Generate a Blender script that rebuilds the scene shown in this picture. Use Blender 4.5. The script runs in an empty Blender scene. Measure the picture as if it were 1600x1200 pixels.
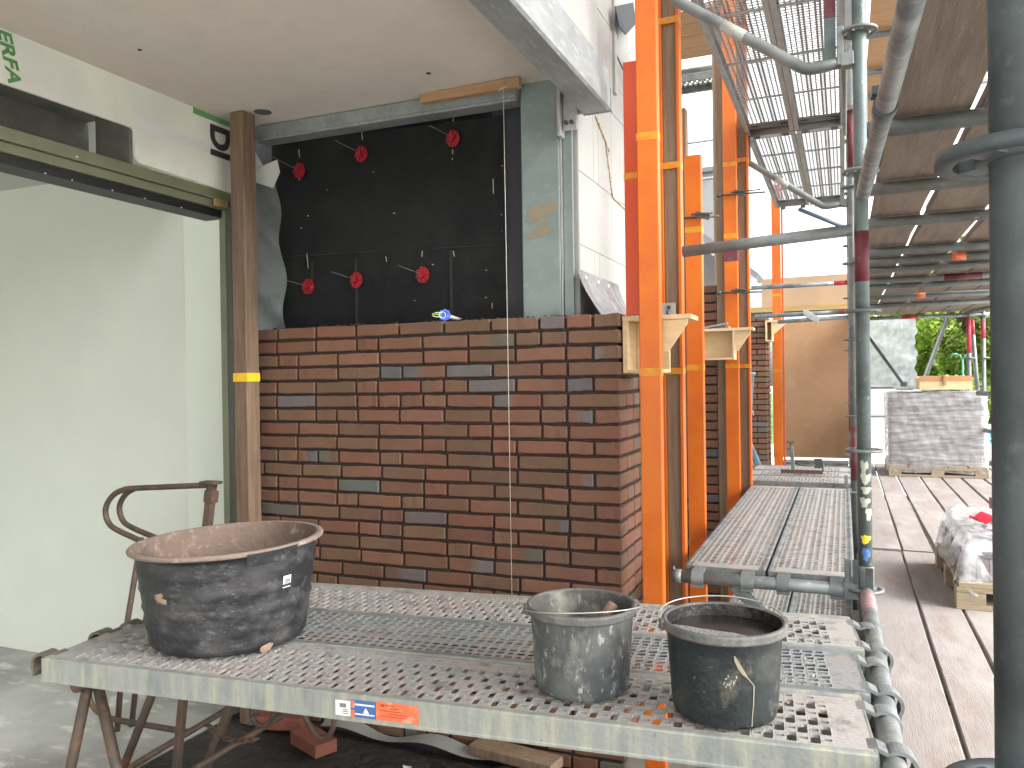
import bpy, bmesh, math, random
from mathutils import Vector, Matrix
R = math.radians
random.seed(11)
sc = bpy.context.scene
COL = sc.collection
WL = {}            # world position of every object's origin, by name

# ------------------------------------------------------------------ materials
def M(name, base, rough=.6, metal=0.0, layers=(), bump=None, attr=False, spec=.5, bump2=None, rvar=0):
    """layers: (noise scale, colour, lo, hi, stretch xyz, strength)"""
    m = bpy.data.materials.new(name); m.use_nodes = True
    nt = m.node_tree; N = nt.nodes; L = nt.links
    b = N['Principled BSDF']
    b.inputs['Roughness'].default_value = rough
    b.inputs['Metallic'].default_value = metal
    b.inputs['Specular IOR Level'].default_value = spec
    tc = N.new('ShaderNodeTexCoord'); oi = N.new('ShaderNodeObjectInfo')
    ad = N.new('ShaderNodeVectorMath'); ad.operation = 'MULTIPLY_ADD'
    ad.inputs[1].default_value = (37, 19, 23)
    L.new(oi.outputs['Random'], ad.inputs[0]); L.new(tc.outputs['Object'], ad.inputs[2])
    vec = ad.outputs[0]
    if attr:
        a = N.new('ShaderNodeAttribute'); a.attribute_name = 'Col'; cur = a.outputs['Color']
    else:
        c = N.new('ShaderNodeRGB'); c.outputs[0].default_value = (*base, 1); cur = c.outputs[0]
    first = None
    for i, ly in enumerate(layers):
        s, colr, lo, hi = ly[:4]
        st = ly[4] if len(ly) > 4 else (1, 1, 1)
        k = ly[5] if len(ly) > 5 else 1.0
        mp = N.new('ShaderNodeMapping'); mp.inputs['Scale'].default_value = st
        mp.inputs['Location'].default_value = (i * 3.7, i * 1.3, i * 5.1)
        L.new(vec, mp.inputs[0])
        nz = N.new('ShaderNodeTexNoise'); nz.inputs['Scale'].default_value = s
        nz.inputs['Detail'].default_value = 8; nz.inputs['Roughness'].default_value = .62
        L.new(mp.outputs[0], nz.inputs['Vector'])
        mr = N.new('ShaderNodeMapRange'); mr.inputs['From Min'].default_value = lo
        mr.inputs['From Max'].default_value = hi; mr.inputs['To Max'].default_value = k
        L.new(nz.outputs['Fac'], mr.inputs['Value'])
        mx = N.new('ShaderNodeMix'); mx.data_type = 'RGBA'
        L.new(mr.outputs[0], mx.inputs['Factor']); L.new(cur, mx.inputs[6])
        mx.inputs[7].default_value = (*colr, 1); cur = mx.outputs[2]
        if first is None: first = mr.outputs[0]
    L.new(cur, b.inputs['Base Color'])
    if rvar and first is not None:
        mr = N.new('ShaderNodeMapRange'); mr.inputs['To Min'].default_value = rough; mr.inputs['To Max'].default_value = min(1, rough + rvar)
        L.new(first, mr.inputs['Value']); L.new(mr.outputs[0], b.inputs['Roughness'])
    prev = None
    for bp in (bump, bump2):
        if not bp: continue
        mp = N.new('ShaderNodeMapping'); mp.inputs['Scale'].default_value = bp[2] if len(bp) > 2 else (1, 1, 1)
        L.new(vec, mp.inputs[0])
        nz = N.new('ShaderNodeTexNoise'); nz.inputs['Scale'].default_value = bp[0]
        nz.inputs['Detail'].default_value = 6
        L.new(mp.outputs[0], nz.inputs['Vector'])
        bu = N.new('ShaderNodeBump'); bu.inputs['Strength'].default_value = bp[1]
        bu.inputs['Distance'].default_value = bp[3] if len(bp) > 3 else .01
        L.new(nz.outputs['Fac'], bu.inputs['Height'])
        if prev is not None: L.new(prev, bu.inputs['Normal'])
        prev = bu.outputs[0]
    if prev is not None: L.new(prev, b.inputs['Normal'])
    return m

def sheet(name, col, trans, clear, rough=.3, st=(.35, .35, 2.2)):
    """thin plastic film: part clear, part translucent, part glossy"""
    m = bpy.data.materials.new(name); m.use_nodes = True
    nt = m.node_tree; N = nt.nodes; L = nt.links
    b = N['Principled BSDF']; b.inputs['Base Color'].default_value = (*col, 1); b.inputs['Roughness'].default_value = rough
    t = N.new('ShaderNodeBsdfTranslucent'); t.inputs[0].default_value = (*col, 1)
    c = N.new('ShaderNodeBsdfTransparent')
    m1 = N.new('ShaderNodeMixShader'); m1.inputs[0].default_value = trans
    L.new(b.outputs[0], m1.inputs[1]); L.new(t.outputs[0], m1.inputs[2])
    m2 = N.new('ShaderNodeMixShader')
    tc = N.new('ShaderNodeTexCoord'); nz = N.new('ShaderNodeTexNoise'); nz.inputs['Scale'].default_value = 14
    nz.inputs['Detail'].default_value = 5
    mp = N.new('ShaderNodeMapping'); mp.inputs['Scale'].default_value = st
    L.new(tc.outputs['Object'], mp.inputs[0])
    mr = N.new('ShaderNodeMapRange'); mr.inputs['From Min'].default_value = .35; mr.inputs['From Max'].default_value = .65
    mr.inputs['To Min'].default_value = max(0, clear - .25); mr.inputs['To Max'].default_value = min(1, clear + .25)
    L.new(mp.outputs[0], nz.inputs['Vector']); L.new(nz.outputs['Fac'], mr.inputs['Value'])
    L.new(mr.outputs[0], m2.inputs[0])
    L.new(m1.outputs[0], m2.inputs[1]); L.new(c.outputs[0], m2.inputs[2])
    L.new(m2.outputs[0], N['Material Output'].inputs[0])
    return m

RUSTDUST = (.30, .19, .15)
GALV = M('galvanised', (.25, .27, .27), .48, .5, [(9, (.15, .165, .17), .4, .62), (40, (.36, .38, .37), .55, .75), (3, (.27, .245, .215), .5, .75, (1, 1, 1), .5)], (60, .12), rvar=.2)
GALVD = M('galvanised_dull', (.21, .23, .225), .55, .35, [(7, (.13, .15, .15), .4, .65), (30, (.32, .34, .33), .58, .75, (1, 1, 1), .7)], (70, .15))
TUBEG = M('painted_tube', (.125, .16, .155), .5, .3, [(8, (.08, .10, .10), .45, .65), (24, (.28, .28, .235), .655, .69), (60, (.3, .33, .32), .6, .75, (1, 1, 1), .6)], (60, .12))
DARKTUBE = M('dark_tube', (.085, .10, .105), .5, .3, [(10, (.05, .058, .06), .45, .65), (40, (.14, .155, .155), .6, .78)], (70, .12))
DECK = M('deck_steel', (.35, .35, .335), .6, .2, [(5, (.385, .345, .315), .40, .60, (1, 1, 1), .8), (16, (.15, .14, .13), .52, .68, (1, 1, 1), .7), (38, (.40, .375, .34), .62, .72, (1, 1, 1), .7), (110, (.2, .17, .15), .6, .75, (1, 1, 1), .6)], (90, .25))
DECKB = M('deck_steel_bluish', (.28, .295, .295), .55, .3, [(4, (.29, .25, .225), .45, .65, (1, 1, 1), .8), (18, (.14, .15, .15), .52, .7, (1, 1, 1), .7), (60, (.6, .56, .46), .66, .72, (1, 1, 1), .7)], (90, .25))
DECKU = M('deck_steel_under', (.38, .395, .39), .55, .2, [(6, (.29, .30, .30), .4, .65), (30, (.33, .33, .31), .58, .75, (1, 1, 1), .6)], (90, .2))
RAIL = M('deck_rail', (.27, .285, .265), .5, .25, [(14, (.37, .37, .29), .45, .66, (3.0, 1, .35)), (8, (.19, .21, .21), .5, .7, (2, 1, .5)), (50, (.16, .16, .14), .66, .74, (1, 1, 1), .8)], (80, .15))
BRICK = M('brick_clay', (1, 1, 1), .85, 0, [(30, (.055, .045, .043), .6, .8, (1, 1, 1), .5), (140, (.30, .20, .16), .62, .8, (1, 1, 1), .45), (9, (.11, .065, .05), .45, .7, (1, 1, 1), .35)], (160, .5, (1, 1, 1), .004), attr=True, spec=.25, bump2=(28, .5, (1, 1, 1), .006))
MORTAR = M('mortar', (.045, .031, .027), .95, 0, [(60, (.075, .055, .047), .5, .75)], (90, .6), spec=.1)
FELT = M('black_felt', (.0095, .010, .011), .8, 0, [(3, (.02, .021, .021), .45, .7), (70, (.032, .032, .03), .66, .78, (1, 1, 1), .6)], (120, .35), spec=.3, bump2=(4, .5, (1, 1, 1), .05))
FELTG = M('grey_membrane', (.10, .115, .11), .6, 0, [(5, (.06, .07, .068), .45, .65)], (9, .5, (1, 1, 1), .03))
PLASTER = M('soffit_plaster', (.62, .565, .505), .9, 0, [(2.2, (.66, .61, .545), .4, .65), (11, (.57, .53, .48), .5, .72, (1, 1, 1), .6)], (150, .3), spec=.2)
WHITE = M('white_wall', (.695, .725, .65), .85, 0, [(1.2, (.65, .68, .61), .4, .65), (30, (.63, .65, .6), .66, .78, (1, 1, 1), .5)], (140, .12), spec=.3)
BOARD = M('white_board', (.78, .80, .71), .7, 0, [(3, (.69, .70, .64), .4, .65), (26, (.52, .52, .47), .68, .76, (1, 1, 1), .6)], (100, .1), spec=.3)
OLIVE = M('olive_frame', (.19, .20, .125), .5, 0, [(6, (.155, .165, .105), .4, .65)], (90, .06))
OLIVED = M('recess_timber', (.145, .145, .125), .8, 0, [(6, (.10, .10, .085), .4, .65)], (60, .2))
BLACKR = M('black_rubber', (.012, .013, .014), .5)
STONE = M('aerated_block', (.36, .356, .336), .9, 0, [(3, (.33, .325, .308), .4, .65), (40, (.31, .30, .285), .64, .76, (1, 1, 1), .6)], (130, .3), spec=.2)
GLUE = M('glue_smear', (.46, .38, .27), .9, 0, [(30, (.33, .27, .2), .45, .65)], (60, .6))
FASCIA = M('fascia_panel', (.37, .37, .35), .8, 0, [(4, (.335, .335, .32), .4, .65)], (120, .12))
CONC = M('concrete_floor', (.42, .425, .40), .8, 0, [(1.6, (.29, .295, .275), .4, .62), (5, (.58, .58, .56), .55, .66, (1, 2.2, 1), .85), (50, (.52, .52, .5), .66, .72)], (60, .25))
FOIL = M('black_soil', (.018, .016, .0155), .7, 0, [(4, (.045, .035, .03), .48, .68), (30, (.09, .075, .065), .64, .76), (90, (.2, .19, .18), .74, .78)], (14, .8, (1, 1, 1), .05), bump2=(60, .5))
GROUND = M('ground_soil', (.30, .285, .25), .95, 0, [(.4, (.19, .18, .15), .4, .65), (6, (.42, .40, .36), .5, .75)], (12, .4))
ORANGE = M('orange_paint', (.60, .136, .005), .42, 0, [(5, (.54, .10, .006), .42, .66), (26, (.62, .22, .10), .69, .74, (1, 1, .4), .8), (60, (.30, .07, .02), .70, .76, (1, 1, .6), .7)], (70, .06))
REDOR = M('red_orange_paint', (.56, .062, .010), .4, 0, [(5, (.60, .07, .012), .42, .66), (26, (.72, .22, .10), .69, .74, (1, 1, .4), .8)], (70, .06))
TAPEO = M('orange_yellow_tape', (.62, .27, .012), .45, 0, [(20, (.54, .16, .01), .45, .65)])
TAPE = M('yellow_tape', (.80, .50, .02), .45, 0, [(20, (.7, .40, .02), .45, .65)])
PALET = M('paint_maroon', (.13, .022, .032), .55, 0, [(14, (.10, .07, .07), .5, .62), (60, (.3, .26, .25), .66, .74)])
REDPAINT = M('paint_red', (.45, .03, .05), .5, 0, [(20, (.32, .03, .045), .45, .65)])
BLUEPAINT = M('paint_blue', (.05, .15, .36), .5, 0, [(50, (.5, .5, .4), .58, .66)])
YELPAINT = M('paint_yellow', (.75, .55, .03), .5, 0, [(40, (.35, .33, .2), .6, .68)])
POSTW = M('post_wood', (.20, .13, .085), .8, 0, [(9, (.13, .085, .055), .4, .62, (6, 6, .35)), (50, (.28, .20, .14), .6, .75, (3, 3, .3), .7)], (60, .3, (4, 4, .4)))
LATH = M('lath_wood', (.42, .25, .13), .75, 0, [(14, (.33, .19, .10), .42, .64, (.4, 5, 5))], (60, .2, (.4, 4, 4)))
PLY = M('plywood', (.66, .50, .29), .7, 0, [(7, (.58, .42, .23), .42, .62, (1, 1, 5)), (3, (.70, .56, .36), .5, .7, (1, 1, 2), .6)], (40, .12, (1, 1, 5)))
TIMBER = M('dull_timber', (.24, .165, .105), .85, 0, [(8, (.17, .115, .075), .42, .64, (6, 6, .4)), (30, (.30, .22, .15), .6, .75, (4, 4, .4))], (60, .25, (4, 4, .4)))
YTIMBER = M('yellow_timber', (.42, .29, .12), .75, 0, [(6, (.35, .23, .09), .42, .64, (.4, 4, 4))])
PLANK = M('deck_plank', (.235, .21, .195), .9, 0, [(3.0, (.20, .135, .105), .49, .68, (4, .9, 1), .75), (11, (.20, .172, .156), .48, .66, (6, .35, 1), .7), (2.5, (.31, .285, .268), .48, .66, (2, .8, 1), .8), (45, (.13, .10, .085), .66, .76, (3, .4, 1), .8)], (40, .25, (7, .4, 1)))
PLANKU = M('ceiling_plank', (.175, .132, .100), .9, 0, [(5, (.125, .095, .074), .42, .62, (5, .4, 1)), (14, (.235, .188, .148), .55, .75, (7, .35, 1), .8), (30, (.07, .05, .038), .68, .74, (9, .25, 1), .9)], (45, .3, (8, .4, 1)))
OSB = M('brown_sheet', (.44, .265, .145), .8, 0, [(1.5, (.38, .225, .12), .4, .62), (9, (.48, .31, .18), .55, .7, (1, 1, 2), .6), (2.0, (.50, .37, .26), .6, .75, (1, 1, 1), .6)], (60, .1))
OSBL = M('pale_sheet', (.42, .30, .195), .8, 0, [(2, (.37, .26, .165), .4, .62)], (60, .1))
TUB = M('tub_rubber', (.018, .019, .022), .40, 0, [(7, (.058, .056, .055), .48, .66, (1, 1, 1.8)), (26, (.12, .115, .11), .57, .70, (1, 1, 1.4), .7), (5.5, (.17, .125, .092), .62, .72, (1, 1, 2.6), .8), (60, (.33, .31, .29), .64, .72, (1, 1, 4), .7), (90, (.30, .28, .26), .66, .73, (3, 3, .8), .6)], (50, .3), rvar=.4)
TUBIN = M('tub_mortar_crust', (.165, .118, .092), .9, 0, [(7, (.125, .09, .072), .42, .62), (30, (.29, .22, .18), .55, .7), (5, (.07, .06, .055), .62, .7)], (40, .5))
TUBRIM = M('tub_rim', (.21, .16, .13), .85, 0, [(12, (.16, .13, .11), .5, .68), (40, (.42, .34, .29), .55, .7)], (60, .4))
PAILA = M('pail_grey', (.045, .052, .054), .6, 0, [(6, (.11, .115, .112), .42, .60, (1, 1, .7)), (20, (.20, .195, .17), .52, .66, (1, 1, .6), .85), (55, (.36, .35, .32), .565, .66, (1, 1, .5), .9), (12, (.04, .045, .047), .60, .70)], (60, .35), rvar=.35)
PAILB = M('pail_black', (.016, .022, .022), .36, 0, [(7, (.050, .052, .046), .46, .66), (9, (.13, .11, .085), .58, .70), (60, (.25, .25, .23), .645, .72, (1, 1, .6), .8)], (60, .2), rvar=.4)
PAILRIM = M('pail_rim', (.105, .105, .098), .6, 0, [(14, (.19, .185, .17), .5, .68), (50, (.3, .29, .27), .62, .74)], (60, .35))
PAILIN = M('pail_inside', (.085, .085, .078), .75, 0, [(9, (.26, .25, .20), .50, .64), (30, (.33, .32, .28), .60, .72, (1, 1, .6)), (6, (.03, .03, .03), .58, .68)], (50, .5))
PAILIND = M('pail_inside_wet', (.022, .021, .02), .35, 0, [(10, (.10, .095, .085), .54, .66)], (50, .5))
WATER = M('dirty_water', (.014, .013, .012), .22, 0, [(30, (.04, .036, .032), .55, .7)], (9, .05), spec=.15)
FROTH = M('grey_froth', (.2, .2, .2), .5, 0, [(160, (.36, .36, .37), .45, .6)], (160, .9))
RUST = M('rusty_steel', (.115, .075, .05), .65, .3, [(9, (.065, .06, .05), .42, .62), (22, (.20, .085, .045), .55, .68), (60, (.26, .21, .16), .64, .74, (1, 1, 1), .8)], (80, .35))
WIRE = M('wire', (.45, .44, .40), .4, .7)
STEELP = M('zinc_plate', (.50, .51, .50), .45, .5, [(14, (.40, .41, .41), .42, .62)], (90, .1))
BEAM = M('galvanised_beam', (.30, .32, .315), .55, .25, [(9, (.22, .24, .245), .4, .62, (1, .5, 1)), (30, (.38, .40, .39), .55, .72, (2, .4, 2)), (70, (.22, .235, .24), .66, .76)], (90, .12))
COLUMN = M('painted_column', (.235, .285, .275), .55, .15, [(5, (.19, .23, .225), .4, .64), (26, (.30, .345, .33), .58, .74), (3.4, (.37, .275, .16), .665, .70, (.7, 1, 1.4), .75)], (90, .08))
REDPL = M('red_plastic', (.30, .012, .022), .4)
BLUEPL = M('blue_plastic', (.06, .14, .62), .35)
WHITEPL = M('white_plastic', (.72, .74, .72), .4)
LIME = M('lime_insulation', (.35, .72, .06), .4)
GREENT = M('green_print', (.09, .27, .09), .6)
GREENTAPE = M('green_tape', (.13, .33, .12), .5)
PRINT = M('dark_print', (.045, .042, .042), .6)
LABELW = M('label_white', (.70, .71, .68), .5, 0, [(60, (.5, .5, .47), .6, .7)])
LABELB = M('label_blue', (.05, .12, .30), .45, 0, [(60, (.30, .36, .42), .62, .72)])
LABELO = M('label_orange', (.72, .14, .05), .5, 0, [(40, (.74, .36, .25), .52, .66)])
NAVY = M('navy_flap', (.035, .038, .05), .6)
STRING = M('string_line', (.55, .51, .42), .7)
GREYH = M('grey_render', (.26, .265, .27), .85, 0, [(2, (.23, .235, .24), .4, .6)])
ROOFG = M('grey_roof_sheet', (.15, .15, .155), .6)
PAPER = M('torn_liner', (.46, .47, .43), .7)
FILM = sheet('clear_wrap', (.60, .60, .615), .3, .56, .16)
FILMP = sheet('loose_film', (.62, .63, .65), .3, .60, .12, (1.2, 1.2, 1.2))
NET = sheet('white_netting', (.40, .425, .44), .5, .16, .6, (.8, .8, .8))
BACKDROP = sheet('bright_backdrop', (.8, .8, .8), .55, .02, .6)
GFOIL = M('grey_foil', (.20, .21, .215), .22, .1, [(4, (.15, .16, .165), .4, .65)], (5, .6, (1, 1, 1), .06))
PACK = M('packed_brick', (1, 1, 1), .8, 0, [(40, (.30, .26, .25), .6, .75, (1, 1, 1), .5)], (90, .3), attr=True)
PALLETW = M('pallet_wood', (.33, .265, .175), .85, 0, [(9, (.25, .20, .13), .42, .64, (.5, 4, 4))], (50, .2))
LEAF = M('leaf', (1, 1, 1), .55, 0, attr=True)
N_ = LEAF.node_tree
_t = N_.nodes.new('ShaderNodeBsdfTranslucent'); _m = N_.nodes.new('ShaderNodeMixShader'); _m.inputs[0].default_value = .6
N_.links.new(N_.nodes['Attribute'].outputs['Color'], _t.inputs[0])
N_.links.new(N_.nodes['Principled BSDF'].outputs[0], _m.inputs[1]); N_.links.new(_t.outputs[0], _m.inputs[2])
N_.links.new(_m.outputs[0], N_.nodes['Material Output'].inputs[0])
BARK = M('bark', (.16, .13, .095), .9, 0, [(8, (.10, .08, .06), .4, .65, (3, 3, .5))], (20, .6))
CARW = M('white_car_paint', (.72, .73, .74), .2)
CARB = M('blue_car_stripe', (.03, .25, .62), .25)
GLASS = M('car_glass', (.02, .025, .03), .08)
TYRE = M('tyre_rubber', (.02, .02, .02), .8)
GREENP = M('green_pole_paint', (.06, .25, .19), .5)
GREYP = M('grey_pail_plastic', (.20, .23, .24), .5)
BLUEH = M('blue_handle', (.10, .22, .30), .45)

# ------------------------------------------------------------------ mesh builder
class MB:
    def __init__(s): s.v = []; s.f = []; s.m = []; s.sm = []; s.c = []
    def add(s, vs, fs, m=0, smooth=False, col=None):
        o = len(s.v); s.v += [tuple(v) for v in vs]
        if callable(col): s.c += [col(v) for v in vs]
        else: s.c += [col or (1, 1, 1)] * len(vs)
        for f in fs: s.f.append(tuple(i + o for i in f)); s.m.append(m); s.sm.append(smooth)
        return s
    def box(s, x0, x1, y0, y1, z0, z1, m=0, col=None):
        vs = [(x, y, z) for x in (x0, x1) for y in (y0, y1) for z in (z0, z1)]
        return s.add(vs, [(0, 1, 3, 2), (4, 6, 7, 5), (0, 4, 5, 1), (2, 3, 7, 6), (0, 2, 6, 4), (1, 5, 7, 3)], m, False, col)
    def bar(s, p, q, w, h, up=(0, 0, 1), m=0, col=None):
        p, q = Vector(p), Vector(q); d = (q - p).normalized(); u = Vector(up)
        a = d.cross(u)
        if a.length < 1e-4: a = d.cross(Vector((1, 0, 0)))
        a.normalize(); b = a.cross(d).normalized()
        vs = []
        for e in (p, q):
            for i, j in ((-1, -1), (1, -1), (1, 1), (-1, 1)): vs.append(e + a * (i * w / 2) + b * (j * h / 2))
        return s.add(vs, [(3, 2, 1, 0), (4, 5, 6, 7), (0, 1, 5, 4), (1, 2, 6, 5), (2, 3, 7, 6), (3, 0, 4, 7)], m, False, col)
    def sweep(s, pts, ring, m=0, smooth=True, closed=False, caps=True, radii=None, col=None):
        """ring: list of (a,b) offsets; frames carried along pts"""
        P = [Vector(p) for p in pts]; n = len(P); k = len(ring)
        T = []
        for i in range(n):
            if closed: t = P[(i + 1) % n] - P[i - 1]
            else: t = P[min(i + 1, n - 1)] - P[max(i - 1, 0)]
            T.append(t.normalized())
        ref = Vector((0, 0, 1)) if abs(T[0].z) < .95 else Vector((1, 0, 0))
        a = T[0].cross(ref).normalized(); vs = []
        for i in range(n):
            a = (a - T[i] * a.dot(T[i])).normalized(); b = T[i].cross(a)
            r = radii[i] if radii else 1
            for (x, y) in ring: vs.append(P[i] + a * x * r + b * y * r)
        fs = []
        for i in range(n if closed else n - 1):
            j = (i + 1) % n
            for q in range(k): fs.append((i * k + q, i * k + (q + 1) % k, j * k + (q + 1) % k, j * k + q))
        s.add(vs, fs, m, smooth, col)
        if caps and not closed:
            o = len(s.v) - n * k
            s.f.append(tuple(o + q for q in reversed(range(k)))); s.m.append(m); s.sm.append(False)
            s.f.append(tuple(o + (n - 1) * k + q for q in range(k))); s.m.append(m); s.sm.append(False)
        return s
    def tube(s, pts, r, seg=12, m=0, closed=False, radii=None, col=None, soft=0):
        if soft:
            P = [Vector(p) for p in pts]; Q = []
            for i in range(len(P) - 1):
                a, b, c, d = P[max(i - 1, 0)], P[i], P[i + 1], P[min(i + 2, len(P) - 1)]
                for k in range(soft):
                    t = k / soft; Q.append(.5 * (2 * b + (c - a) * t + (2 * a - 5 * b + 4 * c - d) * t * t + (3 * b - 3 * c + d - a) * t ** 3))
            pts = Q + [P[-1]]
        ring = [(r * math.cos(2 * math.pi * i / seg), r * math.sin(2 * math.pi * i / seg)) for i in range(seg)]
        return s.sweep(pts, ring, m, True, closed, True, radii, col)
    def lathe(s, prof, c, seg=48, m=0, tilt=None, ms=None):
        cx, cy, cz = c; vs = []
        for (r, z) in prof:
            for i in range(seg):
                a = 2 * math.pi * i / seg; x, y = r * math.cos(a), r * math.sin(a)
                zz = z + (tilt(x, y, z) if tilt else 0)
                vs.append((cx + x, cy + y, cz + zz))
        o = len(s.v); s.v += vs; s.c += [(1, 1, 1)] * len(vs)
        for j in range(len(prof) - 1):
            for i in range(seg):
                s.f.append((o + j * seg + i, o + j * seg + (i + 1) % seg, o + (j + 1) * seg + (i + 1) % seg, o + (j + 1) * seg + i))
                s.m.append(ms[j] if ms else m); s.sm.append(True)
        return s
    def disc(s, c, r, z, seg=40, m=0):
        vs = [(c[0], c[1], z)] + [(c[0] + r * math.cos(2 * math.pi * i / seg), c[1] + r * math.sin(2 * math.pi * i / seg), z) for i in range(seg)]
        return s.add(vs, [(0, 1 + i, 1 + (i + 1) % seg) for i in range(seg)], m)
    def grid(s, fn, nu, nv, m=0, smooth=True, col=None):
        vs = [fn(i / nu, j / nv) for j in range(nv + 1) for i in range(nu + 1)]
        w = nu + 1
        return s.add(vs, [(j * w + i, j * w + i + 1, (j + 1) * w + i + 1, (j + 1) * w + i) for j in range(nv) for i in range(nu)], m, smooth, col)
    def build(s, name, mats, parent=None, bevel=0, local=False, origin=None):
        if not isinstance(mats, (list, tuple)): mats = [mats]
        xs, ys, zs = zip(*s.v)
        if local: O = Vector((0, 0, 0))
        elif origin: O = Vector(origin)
        else: O = Vector(((min(xs) + max(xs)) / 2, (min(ys) + max(ys)) / 2, min(zs)))
        me = bpy.data.meshes.new(name)
        me.from_pydata([tuple(Vector(v) - O) for v in s.v], [], s.f)
        for mt in mats: me.materials.append(mt)
        me.polygons.foreach_set('material_index', s.m)
        me.polygons.foreach_set('use_smooth', s.sm)
        if any(c != (1, 1, 1) for c in s.c):
            at = me.color_attributes.new('Col', 'FLOAT_COLOR', 'POINT')
            flat = []
            for c in s.c: flat += [c[0], c[1], c[2], 1]
            at.data.foreach_set('color', flat)
        me.update()
        o = bpy.data.objects.new(name, me); COL.objects.link(o)
        if parent is not None:
            o.parent = parent; o.location = O - WL[parent.name]
        else: o.location = O
        WL[o.name] = O
        if bevel:
            b = o.modifiers.new('bevel', 'BEVEL'); b.width = bevel; b.segments = 2; b.limit_method = 'ANGLE'; b.angle_limit = R(50)
        return o

def tag(o, label, cat, group=None):
    o['label'] = label; o['category'] = cat
    if group: o['group'] = group
    return o
def struct(o, kind='structure'): o['kind'] = kind; return o
def thing(name, loc, label, cat, group=None):
    o = bpy.data.objects.new(name, None); COL.objects.link(o); o.location = loc
    o.empty_display_size = .1
    WL[o.name] = Vector(loc)
    return tag(o, label, cat, group)
def dup(root, loc=None, rotz=None, label=None):
    r = root.copy(); COL.objects.link(r)
    if loc is not None: r.location = loc
    if rotz is not None: r.rotation_euler = (0, 0, rotz)
    if label: r['label'] = label
    for ch in list(root.children):
        c = ch.copy(); COL.objects.link(c); c.parent = r
        for g in list(ch.children):
            d = g.copy(); COL.objects.link(d); d.parent = c
    return r
def one(mb, name, mats, label, cat, group=None, bevel=0):
    return tag(mb.build(name, mats, None, bevel), label, cat, group)
def word(text, size, fn, bold=.012):
    """letters as a mesh; fn maps text-plane (x,y) to the world"""
    cu = bpy.data.curves.new('lettering', 'FONT'); cu.body = text; cu.size = size; cu.offset = size * bold
    ob = bpy.data.objects.new('lettering', cu); COL.objects.link(ob)
    bpy.context.view_layer.update()
    me = bpy.data.meshes.new_from_object(ob.evaluated_get(bpy.context.evaluated_depsgraph_get()))
    vs = [fn(v.co.x, v.co.y) for v in me.vertices]; fs = [tuple(p.vertices) for p in me.polygons]
    bpy.data.objects.remove(ob); bpy.data.meshes.remove(me); bpy.data.curves.remove(cu)
    return vs, fs
def arc(c, r, a0, a1, n, ax=(1, 0, 0), ay=(0, 0, 1)):
    c, ax, ay = Vector(c), Vector(ax), Vector(ay)
    return [c + ax * (r * math.cos(a0 + (a1 - a0) * i / n)) + ay * (r * math.sin(a0 + (a1 - a0) * i / n)) for i in range(n + 1)]

# ------------------------------------------------------------------ ground and floors
mb = MB(); mb.grid(lambda u, v: (-90 + 180 * u, -60 + 180 * v, -.03), 4, 4)
struct(mb.build('ground', GROUND))
mb = MB(); mb.box(-9, -2.69, -7, 3.195, -.025, .0)
struct(mb.build('floor', CONC))
def soil(u, v):
    x, y = -2.67 + 3.2 * u, .2 + 2.85 * v
    h = .012 * math.sin(x * 7 + y * 3) + .015 * math.sin(x * 3.1 - y * 5.3) + .01 * math.sin(x * 17 + y * 13)
    e = min(1, 6 * min(u, 1 - u, v, 1 - v) + .0)
    return (x, y, -.012 + (h + .022) * e)
mb = MB(); mb.grid(soil, 70, 60)
struct(mb.build('dirt', FOIL))
PAVE = M('pale_paving', (.46, .45, .43), .9, 0, [(3, (.40, .39, .37), .4, .65)], (40, .2))
mb = MB(); mb.box(-20, 30, 10.9, 19, -.028, -.012)
struct(mb.build('pavement', PAVE))
BOUNCE = M('bounce_concrete', (.56, .555, .52), .9, 0, [(2, (.48, .475, .44), .4, .65)], (40, .2))
mb = MB(); mb.box(-2.66, 9, -9, .15, -.027, -.004)  # pale ground added to bounce light up into the porch
mb.box(1.8, 30, .16, 10.88, -.027, -.004)
struct(mb.build('bounce_yard', BOUNCE))
LAWN = M('lawn', (.10, .17, .04), .9, 0, [(2, (.14, .22, .05), .4, .65), (30, (.06, .11, .03), .5, .7)], (60, .6))
mb = MB(); mb.box(-40, 50, 19.01, 70, -.028, -.01)
struct(mb.build('grass', LAWN))

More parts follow.
